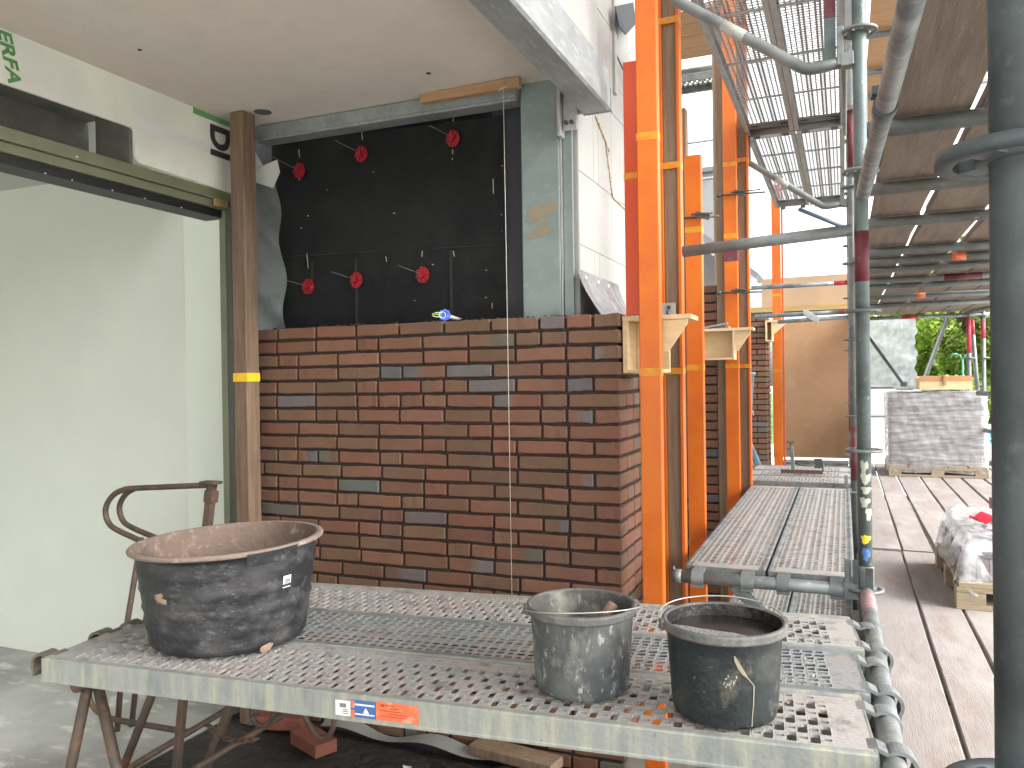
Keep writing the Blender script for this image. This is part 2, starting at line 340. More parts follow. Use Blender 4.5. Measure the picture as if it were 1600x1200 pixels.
# ------------------------------------------------------------------ brickwork
PAL = [(.182, .092, .059), (.174, .086, .054), (.165, .088, .056), (.186, .084, .055), (.152, .088, .058), (.168, .095, .061), (.160, .092, .058), (.190, .094, .063)]
GREY = [(.128, .118, .112), (.108, .106, .104), (.145, .126, .118), (.118, .108, .082)]
rb = random.Random(5)
def brick(mb, o, u, n, L, D, H, base=None):
    """one hand-made brick: o = lower front corner, u along, n outward"""
    o, u, n = Vector(o), Vector(u), Vector(n); z = Vector((0, 0, 1))
    c1 = base or rb.choice(PAL); k = rb.uniform(.86, 1.08); c1 = tuple(x * k for x in c1); c2 = c1
    t = rb.random()
    if t < .06: c1 = c2 = tuple(x * rb.uniform(.9, 1.1) for x in rb.choice(GREY))
    elif t < .12:
        g = rb.choice(GREY); c2 = g
        if rb.random() < .5: c1, c2 = c2, c1
    elif t < .5: c2 = tuple(x * y for x, y in zip(c1, (rb.uniform(.9, 1.08), rb.uniform(.92, 1.06), rb.uniform(.92, 1.06))))
    cut = rb.uniform(.3, .7); ch = .0035
    S = [0, ch, L * .27, L * .5, L * .73, L - ch, L]
    ring = [(0, ch), (0, H * .5), (0, H - ch), (ch, H), (D, H), (D, 0), (ch, 0)]
    dy = rb.uniform(-.0018, .0018); tilt = rb.uniform(-.0016, .0016); vs = []; cs = []
    for i, s in enumerate(S):
        e = ch if i in (0, len(S) - 1) else 0
        jz0, jz1, jd = rb.uniform(-.0016, .0016), rb.uniform(-.0016, .0016), rb.uniform(-.0012, .0012)
        for (d, h) in ring:
            hh = h + tilt * (s / L * 2 - 1)
            if h <= ch: hh += jz0 + e
            elif h >= H - ch: hh += jz1 - e
            dd = (d + e if d < D else d) + dy + (jd if d < .01 else 0)
            vs.append(o + u * s - n * dd + z * hh)
            w = min(1, max(0, (s / L - cut) * 6 + .5)); cs.append(tuple(a * (1 - w) + b * w for a, b in zip(c1, c2)))
    k = len(ring); fs = []
    for i in range(len(S) - 1):
        for q in range(k): fs.append((i * k + q, i * k + (q + 1) % k, (i + 1) * k + (q + 1) % k, (i + 1) * k + q))
    fs.append(tuple(reversed(range(k)))); fs.append(tuple(range((len(S) - 1) * k, len(S) * k)))
    off = len(mb.v); mb.v += [tuple(v) for v in vs]; mb.c += cs
    for f in fs: mb.f.append(tuple(i + off for i in f)); mb.m.append(0); mb.sm.append(False)
CO = .0625; BH = .0495
def brickwork(xc, yc, lf, ls, top, rows, skip_top_side=0, hdr=.28):
    """corner at (xc,yc): a face towards -Y running lf to the left, a face towards +X running ls deep"""
    mb = MB()
    for r in range(rows):
        z = top - r * CO - BH
        long_front = r % 2 == 1
        wf, ws = (.205, .1) if long_front else (.1, .205)
        brick(mb, (xc - wf, yc, z), (1, 0, 0), (0, -1, 0), wf, min(ws, ls), BH)
        x = xc - wf - .0115; first = True
        while x > xc - lf + .03:
            L = rb.choice((.1, .1, .1, .205)) if first else (.1 if rb.random() < hdr else rb.uniform(.2, .209))
            first = False
            L = min(L, x - (xc - lf))
            brick(mb, (x - L, yc, z), (1, 0, 0), (0, -1, 0), L, .06, BH); x -= L + .0115
        if r >= skip_top_side or True:
            y = yc + ws + .0115
            while y < yc + ls - .03:
                L = min(rb.choice((.1, .1, .205)), yc + ls - y)
                brick(mb, (xc, y, z), (0, 1, 0), (1, 0, 0), L, .06, BH); y += L + .0115
    z0 = top - rows * CO
    mb.box(xc - lf, xc - .011, yc + .011, yc + .098, z0, top - .014, 1)
    mb.box(xc - .096, xc - .0112, yc + .0985, yc + ls, z0, top - .0145, 1)
    return mb
one(brickwork(-.8, 3.0, 1.86, .46, 1.797, 29), 'brick_wall', [BRICK, MORTAR],
    'long brown brick wall with dark joints behind the perforated platform', 'wall')
one(brickwork(-.8, 5.58, .42, .48, 2.17, 35), 'brick_pier', [BRICK, MORTAR],
    'narrow brick pier behind the plywood box in the middle of the facade', 'pier', 'brick piers along the facade')
one(brickwork(-.8, 9.36, .6, .5, 2.21, 36), 'brick_pier', [BRICK, MORTAR],
    'far dark brick pier at the left edge of the brown sheet', 'pier', 'brick piers along the facade')
# fresh mortar crumbs along the top course
mb = MB(); rr = random.Random(3)
for i in range(46):
    x = rr.uniform(-2.5, -.84); y = rr.uniform(3.006, 3.06); s = rr.uniform(.003, .009)
    mb.tube([(x, y, 1.797), (x + rr.uniform(-.01, .01), y, 1.797 + s * .5), (x, y, 1.797 + s)], s, 6, radii=[1.6, 1.2, .3])
struct(mb.build('mortar_crumbs', MORTAR), 'stuff')

# ------------------------------------------------------------------ back wall of the porch: felt, column, ceiling
mb = MB()
def felt(u, v):
    x = -2.60 + 1.24 * u; z = 1.2 + 1.50 * v
    y = 3.205 + .006 * math.sin(x * 9 + z * 4) + .004 * math.sin(x * 3 - z * 7) + .012 * max(0, u - .85) * 6 * math.sin(z * 5)
    if abs(z - 2.155 - .012 * math.sin(x * 4)) < .02: y -= .008
    return (x, y, z + (.03 * (1 - u) * v))
one(MB().box(-3.0, -1.21, 3.262, 3.30, 0, 2.775), 'light_seal_board', BLACKR, 'unseen dark board added behind the black felt to stop light leaks', 'wall')  # added unseen board closing the light gap behind the felt
felt_wall = thing('felt_wall', (-1.9, 3.2, 0), 'black felt covered back wall above the long brick wall', 'wall')
mb.grid(felt, 60, 60); mb.build('felt', FELT, felt_wall)
mb = MB(); mb.grid(lambda u, v: (-1.42 + .2 * u, 3.222, 1.2 + 1.53 * v), 4, 8); mb.build('liner', NAVY, felt_wall)
mb = MB()
for x in (-2.37, -2.12, -1.62):
    mb.bar((x, 3.2005, 1.75), (x, 3.2005, 2.13), .012, .006, (0, 1, 0))
mb.bar((-2.58, 3.196, 2.168), (-1.41, 3.196, 2.137), .004, .004, (0, 1, 0))
mb.build('seam', M('felt_seam', (.02, .021, .021), .8), felt_wall)
mb = MB(); rr = random.Random(8)
for (x, z, h) in ((-2.43, 2.64, .05), (-2.435, 2.53, .04), (-2.07, 2.68, .07), (-1.595, 2.70, .04), (-2.39, 2.10, .09), (-1.95, 2.10, .04), (-1.765, 2.11, .07), (-1.60, 2.10, .03), (-1.42, 1.86, .03), (-1.60, 2.555, .025), (-1.602, 2.53, .012), (-1.405, 2.36, .08)):
    mb.bar((x, 3.195, z), (x + rr.uniform(-.008, .008), 3.195, z + h * .8), .0035, .002, (0, 1, 0))
for i in range(14):
    x, z = rr.uniform(-2.5, -1.3), rr.uniform(1.8, 2.6); s = rr.uniform(.001, .003)
    mb.tube([(x, 3.197, z), (x, 3.186, z)], s, 6)
mb.build('mortar_specks', GLUE, felt_wall)

PINM = M('dull_wire', (.13, .13, .125), .5, .4)
PLATES = [(-2.43, 2.575, 'upper left', .16), (-2.075, 2.612, 'upper middle', .12), (-1.595, 2.622, 'upper right', .10),
          (-2.388, 2.01, 'lower left', .08), (-2.113, 2.025, 'lower middle', .09), (-1.758, 2.027, 'lower right', .10)]
for i, (x, z, where, dr) in enumerate(PLATES):
    t = thing('wall_tie', (x, 3.2, z), 'red round insulation plate with a wire pin, the %s one on the black felt' % where, 'wall tie', 'red wall ties on the felt')
    mb = MB(); pts = 18
    for (r, y0, y1) in ((.033, 3.188, 3.194), (.012, 3.165, 3.188)):
        ring = [(x + r * math.cos(2 * math.pi * k / pts), z + r * 1.12 * math.sin(2 * math.pi * k / pts)) for k in range(pts)]
        vs = [(a, y0, b) for a, b in ring] + [(a, y1, b) for a, b in ring]
        mb.add(vs, [tuple(range(pts))] + [(k, k + pts, (k + 1) % pts + pts, (k + 1) % pts) for k in range(pts)])
    for k in range(8):
        a = k * math.pi / 4 + .2
        mb.bar((x + .013 * math.cos(a), 3.186, z + .014 * math.sin(a)), (x + .034 * math.cos(a), 3.187, z + .038 * math.sin(a)), .008, .008, (0, 1, 0))
    mb.build('plate', REDPL, t)
    mb = MB(); mb.tube([(x, 3.2, z), (x - .005, 3.14, z + .006), (x - .025 - dr * .25, 3.06, z + dr * .3)], .0018, 6)
    mb.build('pin', PINM, t)

cs = thing('cable_conduit', (-1.575, 3.05, 1.79), 'blue ringed conduit end with green and white wires poking out above the brick wall', 'conduit')
mb = MB(); mb.tube([(-1.535, 3.2, 1.80), (-1.545, 3.08, 1.812), (-1.56, 3.04, 1.818)], .012, 12); mb.build('pipe', WHITEPL, cs)
mb = MB(); mb.tube(arc((-1.568, 3.03, 1.822), .029, 0, 2 * math.pi, 24, (.8, .6, 0))[:-1], .0075, 10, closed=True)
for a in range(0, 360, 45):
    p = Vector((-1.568, 3.03, 1.822)); d = Vector((.8 * math.cos(R(a)), .6 * math.cos(R(a)), math.sin(R(a))))
    mb.tube([p + d * .034, p + d * .041], .006, 8)
mb.tube([(-1.572, 3.045, 1.822), (-1.567, 3.028, 1.822)], .02, 16)
mb.build('ring', BLUEPL, cs)
mb = MB(); mb.tube(arc((-1.576, 3.012, 1.822), .021, 0, 2 * math.pi, 20, (.8, .6, 0))[:-1], .0024, 8, closed=True)
mb.tube([(-1.57, 3.0, 1.835), (-1.60, 2.98, 1.838), (-1.63, 2.975, 1.827), (-1.625, 2.975, 1.815), (-1.60, 2.985, 1.808), (-1.575, 3.0, 1.812)], .0022, 8)
mb.build('white_wire', WHITEPL, cs)
mb = MB(); mb.tube([(-1.575, 3.0, 1.826), (-1.60, 2.98, 1.824), (-1.627, 2.972, 1.823), (-1.618, 2.974, 1.833), (-1.60, 2.98, 1.832), (-1.585, 2.99, 1.815)], .0022, 8)
mb.build('green_wire', LIME, cs); cs.scale = (.66, .66, .66); cs.location.z = 1.805

col = thing('steel_column', (-1.13, 3.1, 0), 'grey green steel column with a rust stain standing behind the brick wall', 'column')
mb = MB(); mb.box(-1.236, -1.066, 3.10, 3.24, 0, 2.80); mb.build('shaft', COLUMN, col, .006)
mb = MB(); mb.box(-1.058, -1.018, 3.12, 3.135, 0, 2.79); mb.build('flange', COLUMN, col, .002)
mb = MB(); mb.box(-1.064, -1.060, 3.105, 3.118, 0, 2.55); mb.build('light_gap', STEELP, col)
STAIN = M('rust_stain', (.27, .225, .15), .8, 0, [(14, (.20, .215, .19), .5, .64)])
q = random.Random(5)
for (zc, h, x0_, x1_) in ((2.235, .035, -1.225, -1.08), (2.16, .028, -1.215, -1.10)):
    mb = MB(); k = 34; ring = []
    for i in range(k):
        an = 2 * math.pi * i / k; f = 1 + .2 * math.sin(3 * an + zc * 40) + q.uniform(-.2, .12)
        ring.append(((x0_ + x1_) / 2 + (x1_ - x0_) / 2 * min(1.05, f) * math.cos(an), 3.0985, zc + h * f * math.sin(an) + .018 * math.cos(an)))
    mb.add([((x0_ + x1_) / 2, 3.0985, zc)] + ring, [(0, 1 + i, 1 + (i + 1) % k) for i in range(k)]); mb.build('rust_stain', STAIN, col)
pl = MB(); pl.box(-1.062, -1.046, 3.06, 3.119, 2.53, 2.79); pl.box(-1.045, -.985, 3.088, 3.100, 2.555, 2.79)
pl = pl.build('end_plate', STEELP, col, .003)
for (x, z) in ((-1.03, 2.585), (-1.006, 2.585), (-1.03, 2.70), (-1.006, 2.715)):
    mb = MB(); mb.tube([(x, 3.088, z), (x, 3.076, z)], .009, 6); mb.build('bolt', DARKTUBE, pl)
mb = MB(); mb.box(-2.62, -1.238, 3.06, 3.19, 2.715, 2.772); mb.box(-2.62, -1.238, 3.06, 3.085, 2.70, 2.715)
one(mb, 'ceiling_beam', BEAM, 'galvanised beam flange running under the soffit above the black felt', 'beam', bevel=.004)

mb = MB(); mb.box(-2.72, -.952, -1.6, 3.25, 2.776, 2.90)
ceil = struct(mb.build('ceiling', PLASTER))
mb = MB()
for (x, y, r) in ((-2.37, 2.19, .008), (-1.52, 2.83, .010)):
    mb.tube([(x, y, 2.7775), (x, y, 2.774)], r, 14)
struct(mb.build('ceiling_holes', BLACKR))
mb = MB(); mb.lathe([(.001, -.001), (.036, -.002), (.040, .0)], (-2.42, 2.92, 2.7755), 28)
one(mb, 'conduit_hole', M('hole_grey', (.10, .105, .11), .7), 'grey round conduit hole in the soffit beside the wooden post', 'conduit hole')
# galvanised edge beam along the soffit
eb = thing('edge_beam', (-.9, 1.2, 2.618), 'galvanised steel edge beam along the outer rim of the soffit', 'beam')
mb = MB()
prof = [(-.968, 2.628), (-.968, 2.620), (-.862, 2.620), (-.853, 2.628), (-.853, 2.708), (-.862, 2.712), (-.862, 2.80), (-.955, 2.80), (-.955, 2.636)]
vs = [(x, y, z) for y in (-1.2, 3.12) for (x, z) in prof]; k = len(prof)
mb.add(vs, [(i, i + k, (i + 1) % k + k, (i + 1) % k) for i in range(k)] + [tuple(range(k)), tuple(reversed(range(k, 2 * k)))])
mb.build('web', BEAM, eb, .003)
mb = MB(); mb.box(-1.044, -.966, 3.105, 3.119, 2.622, 2.64); mb.box(-.969, -.85, 3.1205, 3.135, 2.619, 2.712); mb.build('end_cap', BEAM, eb)
one(MB().box(-1.4, -.888, -1.2, 3.07, 2.806, 3.9), 'fascia_panel', FASCIA, 'pale fascia panel above the galvanised edge beam', 'panel', bevel=.004)

# lath and string line
mb = MB(); mb.bar((-1.66, 3.03, 2.755), (-1.20, 3.015, 2.752), .03, .04)
one(mb, 'wood_lath', LATH, 'thin wooden lath nailed under the soffit holding the string line', 'lath', bevel=.001)
sl = thing('string_line', (-1.25, 2.97, .72), 'thin plumb string hanging from the lath down in front of the brick wall', 'string')
mb = MB(); mb.tube([(-1.262, 3.005, 2.77), (-1.262, 2.985, 2.72), (-1.252, 2.97, 1.6), (-1.248, 2.965, .60)], .0013, 6); mb.build('cord', STRING, sl)
mb = MB(); mb.tube([(-1.29, 3.0, 2.728), (-1.245, 2.982, 2.733)], .003, 6); mb.build('knot', STRING, sl)

# ------------------------------------------------------------------ left wall with the big opening
X0 = -2.65
hb = thing('header_wall', (X0, 1.5, 2.44), 'white insulation board header printed with green and black letters over the opening', 'wall')
mb = MB()
out = [(-1.6, 2.776), (-1.6, 2.588)]
y, z = 2.415, 2.590
out += [(1.2, 2.587), (2.38, 2.590), (2.41, 2.588), (2.416, 2.58), (2.418, 2.50)]
out += [(2.418 + .042 * (1 - math.cos(a * math.pi / 10)), 2.49 - .036 * math.sin(a * math.pi / 10)) for a in range(0, 6)]
out += [(2.7, 2.449), (3.05, 2.441), (3.05, 2.776)]
n = len(out)
vs = [(X0, a, b) for a, b in out] + [(X0 - .012, a, b) for a, b in out]
mb.add(vs, [tuple(range(n)), tuple(reversed(range(n, 2 * n)))] + [(i, i + n, (i + 1) % n + n, (i + 1) % n) for i in range(n)])
mb.build('board', BOARD, hb)
mb = MB(); mb.box(X0 + .0005, X0 + .0015, 2.52, 2.93, 2.595, 2.635); mb.box(X0 + .0005, X0 + .0015, 2.425, 2.512, 2.595, 2.64); mb.build('joint_tape', WHITEPL, hb)
mb = MB(); mb.box(X0 + .0005, X0 + .003, 2.735, 2.97, 2.748, 2.773); mb.build('green_tape', GREENTAPE, hb)
vs, fs = word('ERFA', .078, lambda x, y: (X0 + .0022, 1.848 + y * .9 + x * .22, 2.772 - x), .03); mb = MB().add(vs, fs); mb.build('green_lettering', GREENT, hb)
vs, fs = word('DI', .165, lambda x, y: (X0 + .0022, 2.842 + y, 2.737 - x * .92), .045); mb = MB().add(vs, fs); mb.build('black_lettering', PRINT, hb)
fr = thing('window_frame', (X0, 1.5, 0), 'olive green frame with a black seal around the big opening', 'frame')
mb = MB()
mb.box(X0 - .13, X0 - .018, -1.6, 3.0, 2.40, 2.448)
mb.box(X0 - .15, X0 - .03, -1.6, 3.0, 2.362, 2.398)
mb.build('head_rail', OLIVE, fr, .003)
mb = MB(); mb.box(X0 - .16, X0 - .045, -1.6, 2.97, 2.325, 2.361); mb.build('seal', BLACKR, fr)
mb = MB(); mb.box(X0 - .062, X0 - .026, 2.95, 2.99, 0, 2.361); mb.build('jamb', OLIVE, fr, .003)
mb = MB(); mb.box(X0 - .025, X0 + .004, 2.955, 2.99, 0, 2.40); mb.build('outer_jamb', M('jamb_dark', (.075, .085, .072), .5), fr, .002)
mb = MB(); mb.box(X0 - .014, X0 - .001, 2.865, 2.945, 2.365, 2.398); mb.build('timber_spacer', YTIMBER, fr)
mb = MB()
for yy in (2.05, 2.16, 2.34, 2.5, 2.7): mb.tube([(X0 - .043, yy, 2.327), (X0 - .04, yy, 2.327)], .003, 8)
mb.tube([(X0 - .016, 2.16, 2.412), (X0 - .012, 2.16, 2.412)], .004, 8)
mb.build('screw', WHITEPL, fr)
rc = thing('roller_box', (X0 - .2, 1, 2.44), 'dark open box recess behind the white header board', 'box')
mb = MB(); mb.box(X0 - .32, X0 - .30, -1.6, 2.45, 2.45, 2.78); mb.build('back_board', OLIVED, rc)
mb = MB(); mb.box(X0 - .30, X0 - .014, -1.6, 2.44, 2.66, 2.68); mb.build('top_board', OLIVED, rc)
mb = MB(); mb.box(X0 - .20, X0 - .013, 2.40, 2.416, 2.449, 2.659); mb.build('end_board', OLIVED, rc)
# room behind the opening
mb = MB(); mb.box(-9, -3.165, 3.20, 3.4, 0, 2.72)
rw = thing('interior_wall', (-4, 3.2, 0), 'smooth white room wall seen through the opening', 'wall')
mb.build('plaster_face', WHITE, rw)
mb = MB(); mb.box(-3.163, -2.80, 3.185, 3.4, 0, 2.72); mb.build('reveal', M('white_reveal', (.73, .77, .685), .8, 0, [(2, (.70, .74, .655), .4, .65)]), rw)
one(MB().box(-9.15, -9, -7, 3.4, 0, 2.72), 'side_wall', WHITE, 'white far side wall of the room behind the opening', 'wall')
mb = MB(); mb.box(-9, X0 - .325, -7, 3.4, 2.70, 2.85); struct(mb.build('room_ceiling', M('room_ceiling_grey', (.50, .50, .47), .9)))

# torn liner and membrane between the post and the felt
mb = MB()
def flap(u, v):
    x = -2.60 + .105 * u + .008 * math.sin(v * 5) * u; z = 1.80 + .74 * v
    return (x - .03 * v * u, 3.15 - .10 * (1 - u) + .02 * math.sin(v * 14 + u * 3), z)
mb.grid(flap, 12, 30)
one(mb, 'membrane_flap', FELTG, 'crumpled grey membrane strip hanging beside the wooden post', 'membrane')
mb = MB(); rr = random.Random(2)
pts = [(-2.60, 2.97, 2.72), (-2.585, 2.97, 2.50), (-2.53, 3.0, 2.485), (-2.46, 3.03, 2.46), (-2.42, 3.03, 2.53), (-2.425, 3.02, 2.585), (-2.50, 3.01, 2.565), (-2.565, 2.98, 2.70)]
cen = (-2.53, 2.99, 2.545)
mb.add([cen] + pts, [(0, i + 1, (i + 1) % 8 + 1) for i in range(8)])
mb.add([(a, b + .004, c) for a, b, c in [cen] + pts], [(0, (i + 1) % 8 + 1, i + 1) for i in range(8)])
one(mb, 'torn_liner', PAPER, 'torn white liner scrap sticking out right of the wooden post', 'liner')
wp = thing('wooden_post', (-2.535, 2.88, 0), 'old square timber prop with a yellow tape band at the left end of the bricks', 'post')
def rbox(mb, c, w, d, z0, z1, rot, m=0):
    ca, sa = math.cos(rot), math.sin(rot)
    vs = [(c[0] + ca * x - sa * y, c[1] + sa * x + ca * y, z) for z in (z0, z1) for (x, y) in ((-w / 2, -d / 2), (w / 2, -d / 2), (w / 2, d / 2), (-w / 2, d / 2))]
    return mb.add(vs, [(3, 2, 1, 0), (4, 5, 6, 7), (0, 1, 5, 4), (1, 2, 6, 5), (2, 3, 7, 6), (3, 0, 4, 7)], m)
mb = MB(); rbox(mb, (-2.515, 2.895), .080, .080, 0, 2.774, R(-3)); mb.build('prop', POSTW, wp, .006)
mb = MB(); rbox(mb, (-2.515, 2.895), .0825, .0825, 1.555, 1.594, R(-3)); mb.build('tape', TAPE, wp)

# ------------------------------------------------------------------ inner block leaf and cavity foil
bw = thing('block_wall', (-1.0, 3.2, 0), 'white aerated block wall behind the steel column', 'wall')
mb = MB(); g = .002
zs = [0, .55, 1.15, 1.75, 2.10, 2.405, 2.80, 3.2, 3.8, 4.5]
for i in range(len(zs) - 1):
    ys = [3.145 + (.22 if i % 2 else 0), 3.44 if i % 2 else 3.65, 3.66 if i % 2 else 3.95, 4.16]
    if i % 2: ys = [3.145] + ys
    for a, b in zip(ys[:-1], ys[1:]):
        mb.box(-1.2, -1.0, a + g, b - g, zs[i] + g, zs[i + 1] - g)
mb.box(-1.19, -1.003, 3.146, 4.155, .01, 4.49)
mb.build('blocks', STONE, bw, .002)
mb = MB(); rr = random.Random(4)
def smear(p, q, n):
    for i in range(n):
        t = i / n; c = Vector(p).lerp(Vector(q), t); s = rr.uniform(.004, .010)
        mb.tube([c + Vector((.0, 0, 0)), c + Vector((.007, rr.uniform(-.008, .008), rr.uniform(-.006, .006)))], s, 7, radii=[1, .5])
smear((-1.0, 3.40, 2.70), (-1.0, 3.62, 2.60), 24); smear((-1.0, 3.55, 2.64), (-1.0, 3.66, 2.40), 26); smear((-1.0, 3.66, 2.40), (-1.0, 3.92, 2.385), 26)
mb.build('glue_line', GLUE, bw)
one(MB().box(-1.02, -.985, 3.70, 3.74, 2.9, 4.4), 'downpipe', FASCIA, 'slim white upright trim on the block wall above the red board', 'trim', bevel=.004)
one(MB().box(-1.06, -.998, 3.745, 4.35, 2.95, 4.4), 'wall_panel', FASCIA, 'pale upper wall panel left of the tallest orange post', 'panel', bevel=.003)
mb = MB(); mb.tube([(-.99, 3.72, 3.10), (-.97, 3.85, 3.02), (-.95, 4.05, 2.87)], .004, 8)
one(mb, 'loose_cable', DARKTUBE, 'thin dark cable hanging down across the pale wall panel', 'cable')
mb = MB(); mb.add([(-.965, 3.62, 3.27), (-.955, 3.93, 3.42), (-.95, 3.97, 3.33), (-.952, 3.76, 3.19), (-.963, 3.68, 3.2)], [(0, 1, 2, 3, 4)])
mb.add([(-.961, 3.62, 3.27), (-.951, 3.93, 3.42), (-.946, 3.97, 3.33), (-.948, 3.76, 3.19), (-.959, 3.68, 3.2)], [(4, 3, 2, 1, 0)])
one(mb, 'dark_flap', NAVY, 'dark folded membrane flap at the top of the pale wall', 'membrane')
gf = thing('cavity_foil', (-.95, 3.3, 1.7), 'shiny grey foil folded into the cavity behind the brick corner', 'foil')
mb = MB()
def foil(u, v):
    yy = 3.08 + .62 * u
    x = -.985 + .145 * (1 - v) ** 1.6 + .018 * math.sin(u * 17 + v * 3) * (1 - v) + .03 * max(0, u - .7) * (1 - v)
    return (x, yy, 1.72 + .27 * v + .012 * math.sin(u * 9) * (1 - v))
mb.grid(foil, 40, 16); mb.build('sheet', GFOIL, gf)
mb = MB()
for yy in (3.16, 3.34, 3.50): mb.tube([(-.984, yy, 1.963), (-.975, yy, 1.963)], .007, 10)
mb.build('plug', WHITEPL, gf)

# ------------------------------------------------------------------ perforated steel decks
def hole(mb, x0, x1, y0, y1, hw, hh, lip=.0012, wall=.007, m=0):
    cx, cy = (x0 + x1) / 2, (y0 + y1) / 2; rd = min(hw, hh) * .45
    P = []
    for (sx, sy, a0) in ((1, 1, 0), (-1, 1, 90), (-1, -1, 180), (1, -1, 270)):
        for k in (0, 45, 90):
            a = R(a0 + k)
            P.append((cx + sx * (hw - rd) + rd * math.cos(a), cy + sy * (hh - rd) + rd * math.sin(a)))
    vs = [(x1, y1, 0), (x0, y1, 0), (x0, y0, 0), (x1, y0, 0)] + [(a, b, lip) for a, b in P] + [(a, b, -wall) for a, b in P]
    fs = []
    for c in range(4):
        p = 4 + 3 * c; nx = 4 + 3 * ((c + 1) % 4)
        fs += [(c, p, p + 1), (c, p + 1, p + 2), (c, p + 2, nx, (c + 1) % 4)]
    fs = [tuple(reversed(f)) for f in fs]
    fs += [(4 + i, 4 + (i + 1) % 12, 16 + (i + 1) % 12, 16 + i) for i in range(12)]
    mb.add(vs, fs, m)
def flat(mb, x0, x1, y0, y1, z=0, m=0): mb.add([(x0, y0, z), (x1, y0, z), (x1, y1, z), (x0, y1, z)], [(0, 1, 2, 3)], m)
HOOKB = M('dirty_hook', (.12, .105, .085), .7, .1, [(20, (.20, .175, .14), .5, .68)], (60, .4))
def deck(label, L, W, pat, mats, group, hooks=True, ribs=True, wall=.0025):
    """origin at the right front corner of the top; runs to -x and +y"""
    t = thing('scaffold_deck', (0, 0, 0), label, 'scaffold deck', group)
    mb = MB(); e = .026; a, b = -L + .075, -.075
    flat(mb, -L, a, e, W - e); flat(mb, b, 0, e, W - e)
    w = W - 2 * e
    if pat == 'slots':
        n = round((b - a) / .0232); px = (b - a) / n
        for i in range(n):
            x0, x1 = a + i * px, a + (i + 1) * px; y = e; u = w / .27
            seq = [('B', .054), ('S', .036)] * 3 if i % 2 == 0 else [('P', .009), ('S', .036), ('B', .054), ('S', .036), ('B', .054), ('S', .036), ('P', .045)]
            for k, h in seq:
                h *= u
                if k == 'B': hole(mb, x0, x1, y, y + h, .0097, .0215, .0006)
                elif k == 'S': hole(mb, x0, x1, y, y + h, .0092, .0058, .0006)
                else: flat(mb, x0, x1, y, y + h)
                y += h
    else:
        n = round((b - a) / .0285); px = (b - a) / n; rows = 10; py = w / rows
        for i in range(n):
            for j in range(rows):
                x0, y0 = a + i * px, e + j * py
                if j in (3, 6): hole(mb, x0, x0 + px, y0, y0 + py, .0095, .0055, .0015, wall)
                else: hole(mb, x0, x0 + px, y0, y0 + py, .0126 if (i + j) % 2 else .0092, .0098, .0008, wall)
    mb.build('tread_plate', mats[0], t, local=True)
    mb = MB()
    for (y0, y1, s) in ((0, e, 1), (W - e, W, -1)):
        yo = y0 if s > 0 else y1
        # rolled top strip, web, bottom lip
        prof = [(0, .0), (.004, .003), (.012, .0035), (.017, .0005), (.0262, .0004), (.0262, -.004), (.006, -.004), (.006, -.054), (.024, -.054), (.024, -.060), (-.003, -.060), (-.003, -.055), (0, -.052)]
        k = len(prof)
        vs = [(x, yo + s * p, q) for x in (-L, 0) for p, q in prof]
        fs = [(i, (i + 1) % k, (i + 1) % k + k, i + k) for i in range(k)]
        if s > 0: fs = [tuple(reversed(f)) for f in fs]
        mb.add(vs, fs + [tuple(range(k)), tuple(range(k, 2 * k))])
    mb.box(-L - .004, -L, .004, W - .004, -.055, .001); mb.box(0, .004, .004, W - .004, -.055, .001)
    if ribs:
        for i in range(1, 4): mb.box(-L * i / 4 - .005, -L * i / 4 + .005, .008, W - .008, -.02, -.008)
    mb.build('side_rail', mats[1], t, local=True)
    if hooks:
        ring = [(-.023, -.004), (.023, -.004), (.023, .004), (-.023, .004)]
        for sgn in (1, -1):
            for yy in (.06, W - .06):
                mb = MB(); c = (.045, yy, -.036)
                pts = [(-.012, yy, -.004), (.006, yy, -.001)] + arc(c, .032, R(128), R(-35), 12) + [(.07, yy, -.066)]
                if sgn < 0: pts = [(-L - p[0], p[1], p[2]) for p in pts]
                mb.sweep(pts, ring, 0, False); mb.build('hook', mats[2] if sgn > 0 else HOOKB, t, local=True)
    return t
def mirror_free_place(t, loc, rz): t.location = loc; t.rotation_euler = (0, 0, rz)
G1 = 'perforated platform decks under the tub and pails'
da = deck('front perforated steel deck carrying the two pails, with stickers on its rail', 2.10, .318, 'slots', (DECK, RAIL, GALV), G1)
dc = dup(da); dc['label'] = 'rear perforated steel deck against the long brick wall'
db = deck('middle steel deck of the platform with smaller bluish holes', 2.10, .318, 'dense', (DECKB, GALV, GALV), G1)
mirror_free_place(da, (.052, 1.705, .80), R(5.2)); mirror_free_place(db, (.046, 2.026, .801), R(5.9)); mirror_free_place(dc, (.04, 2.349, .80), R(6.6))
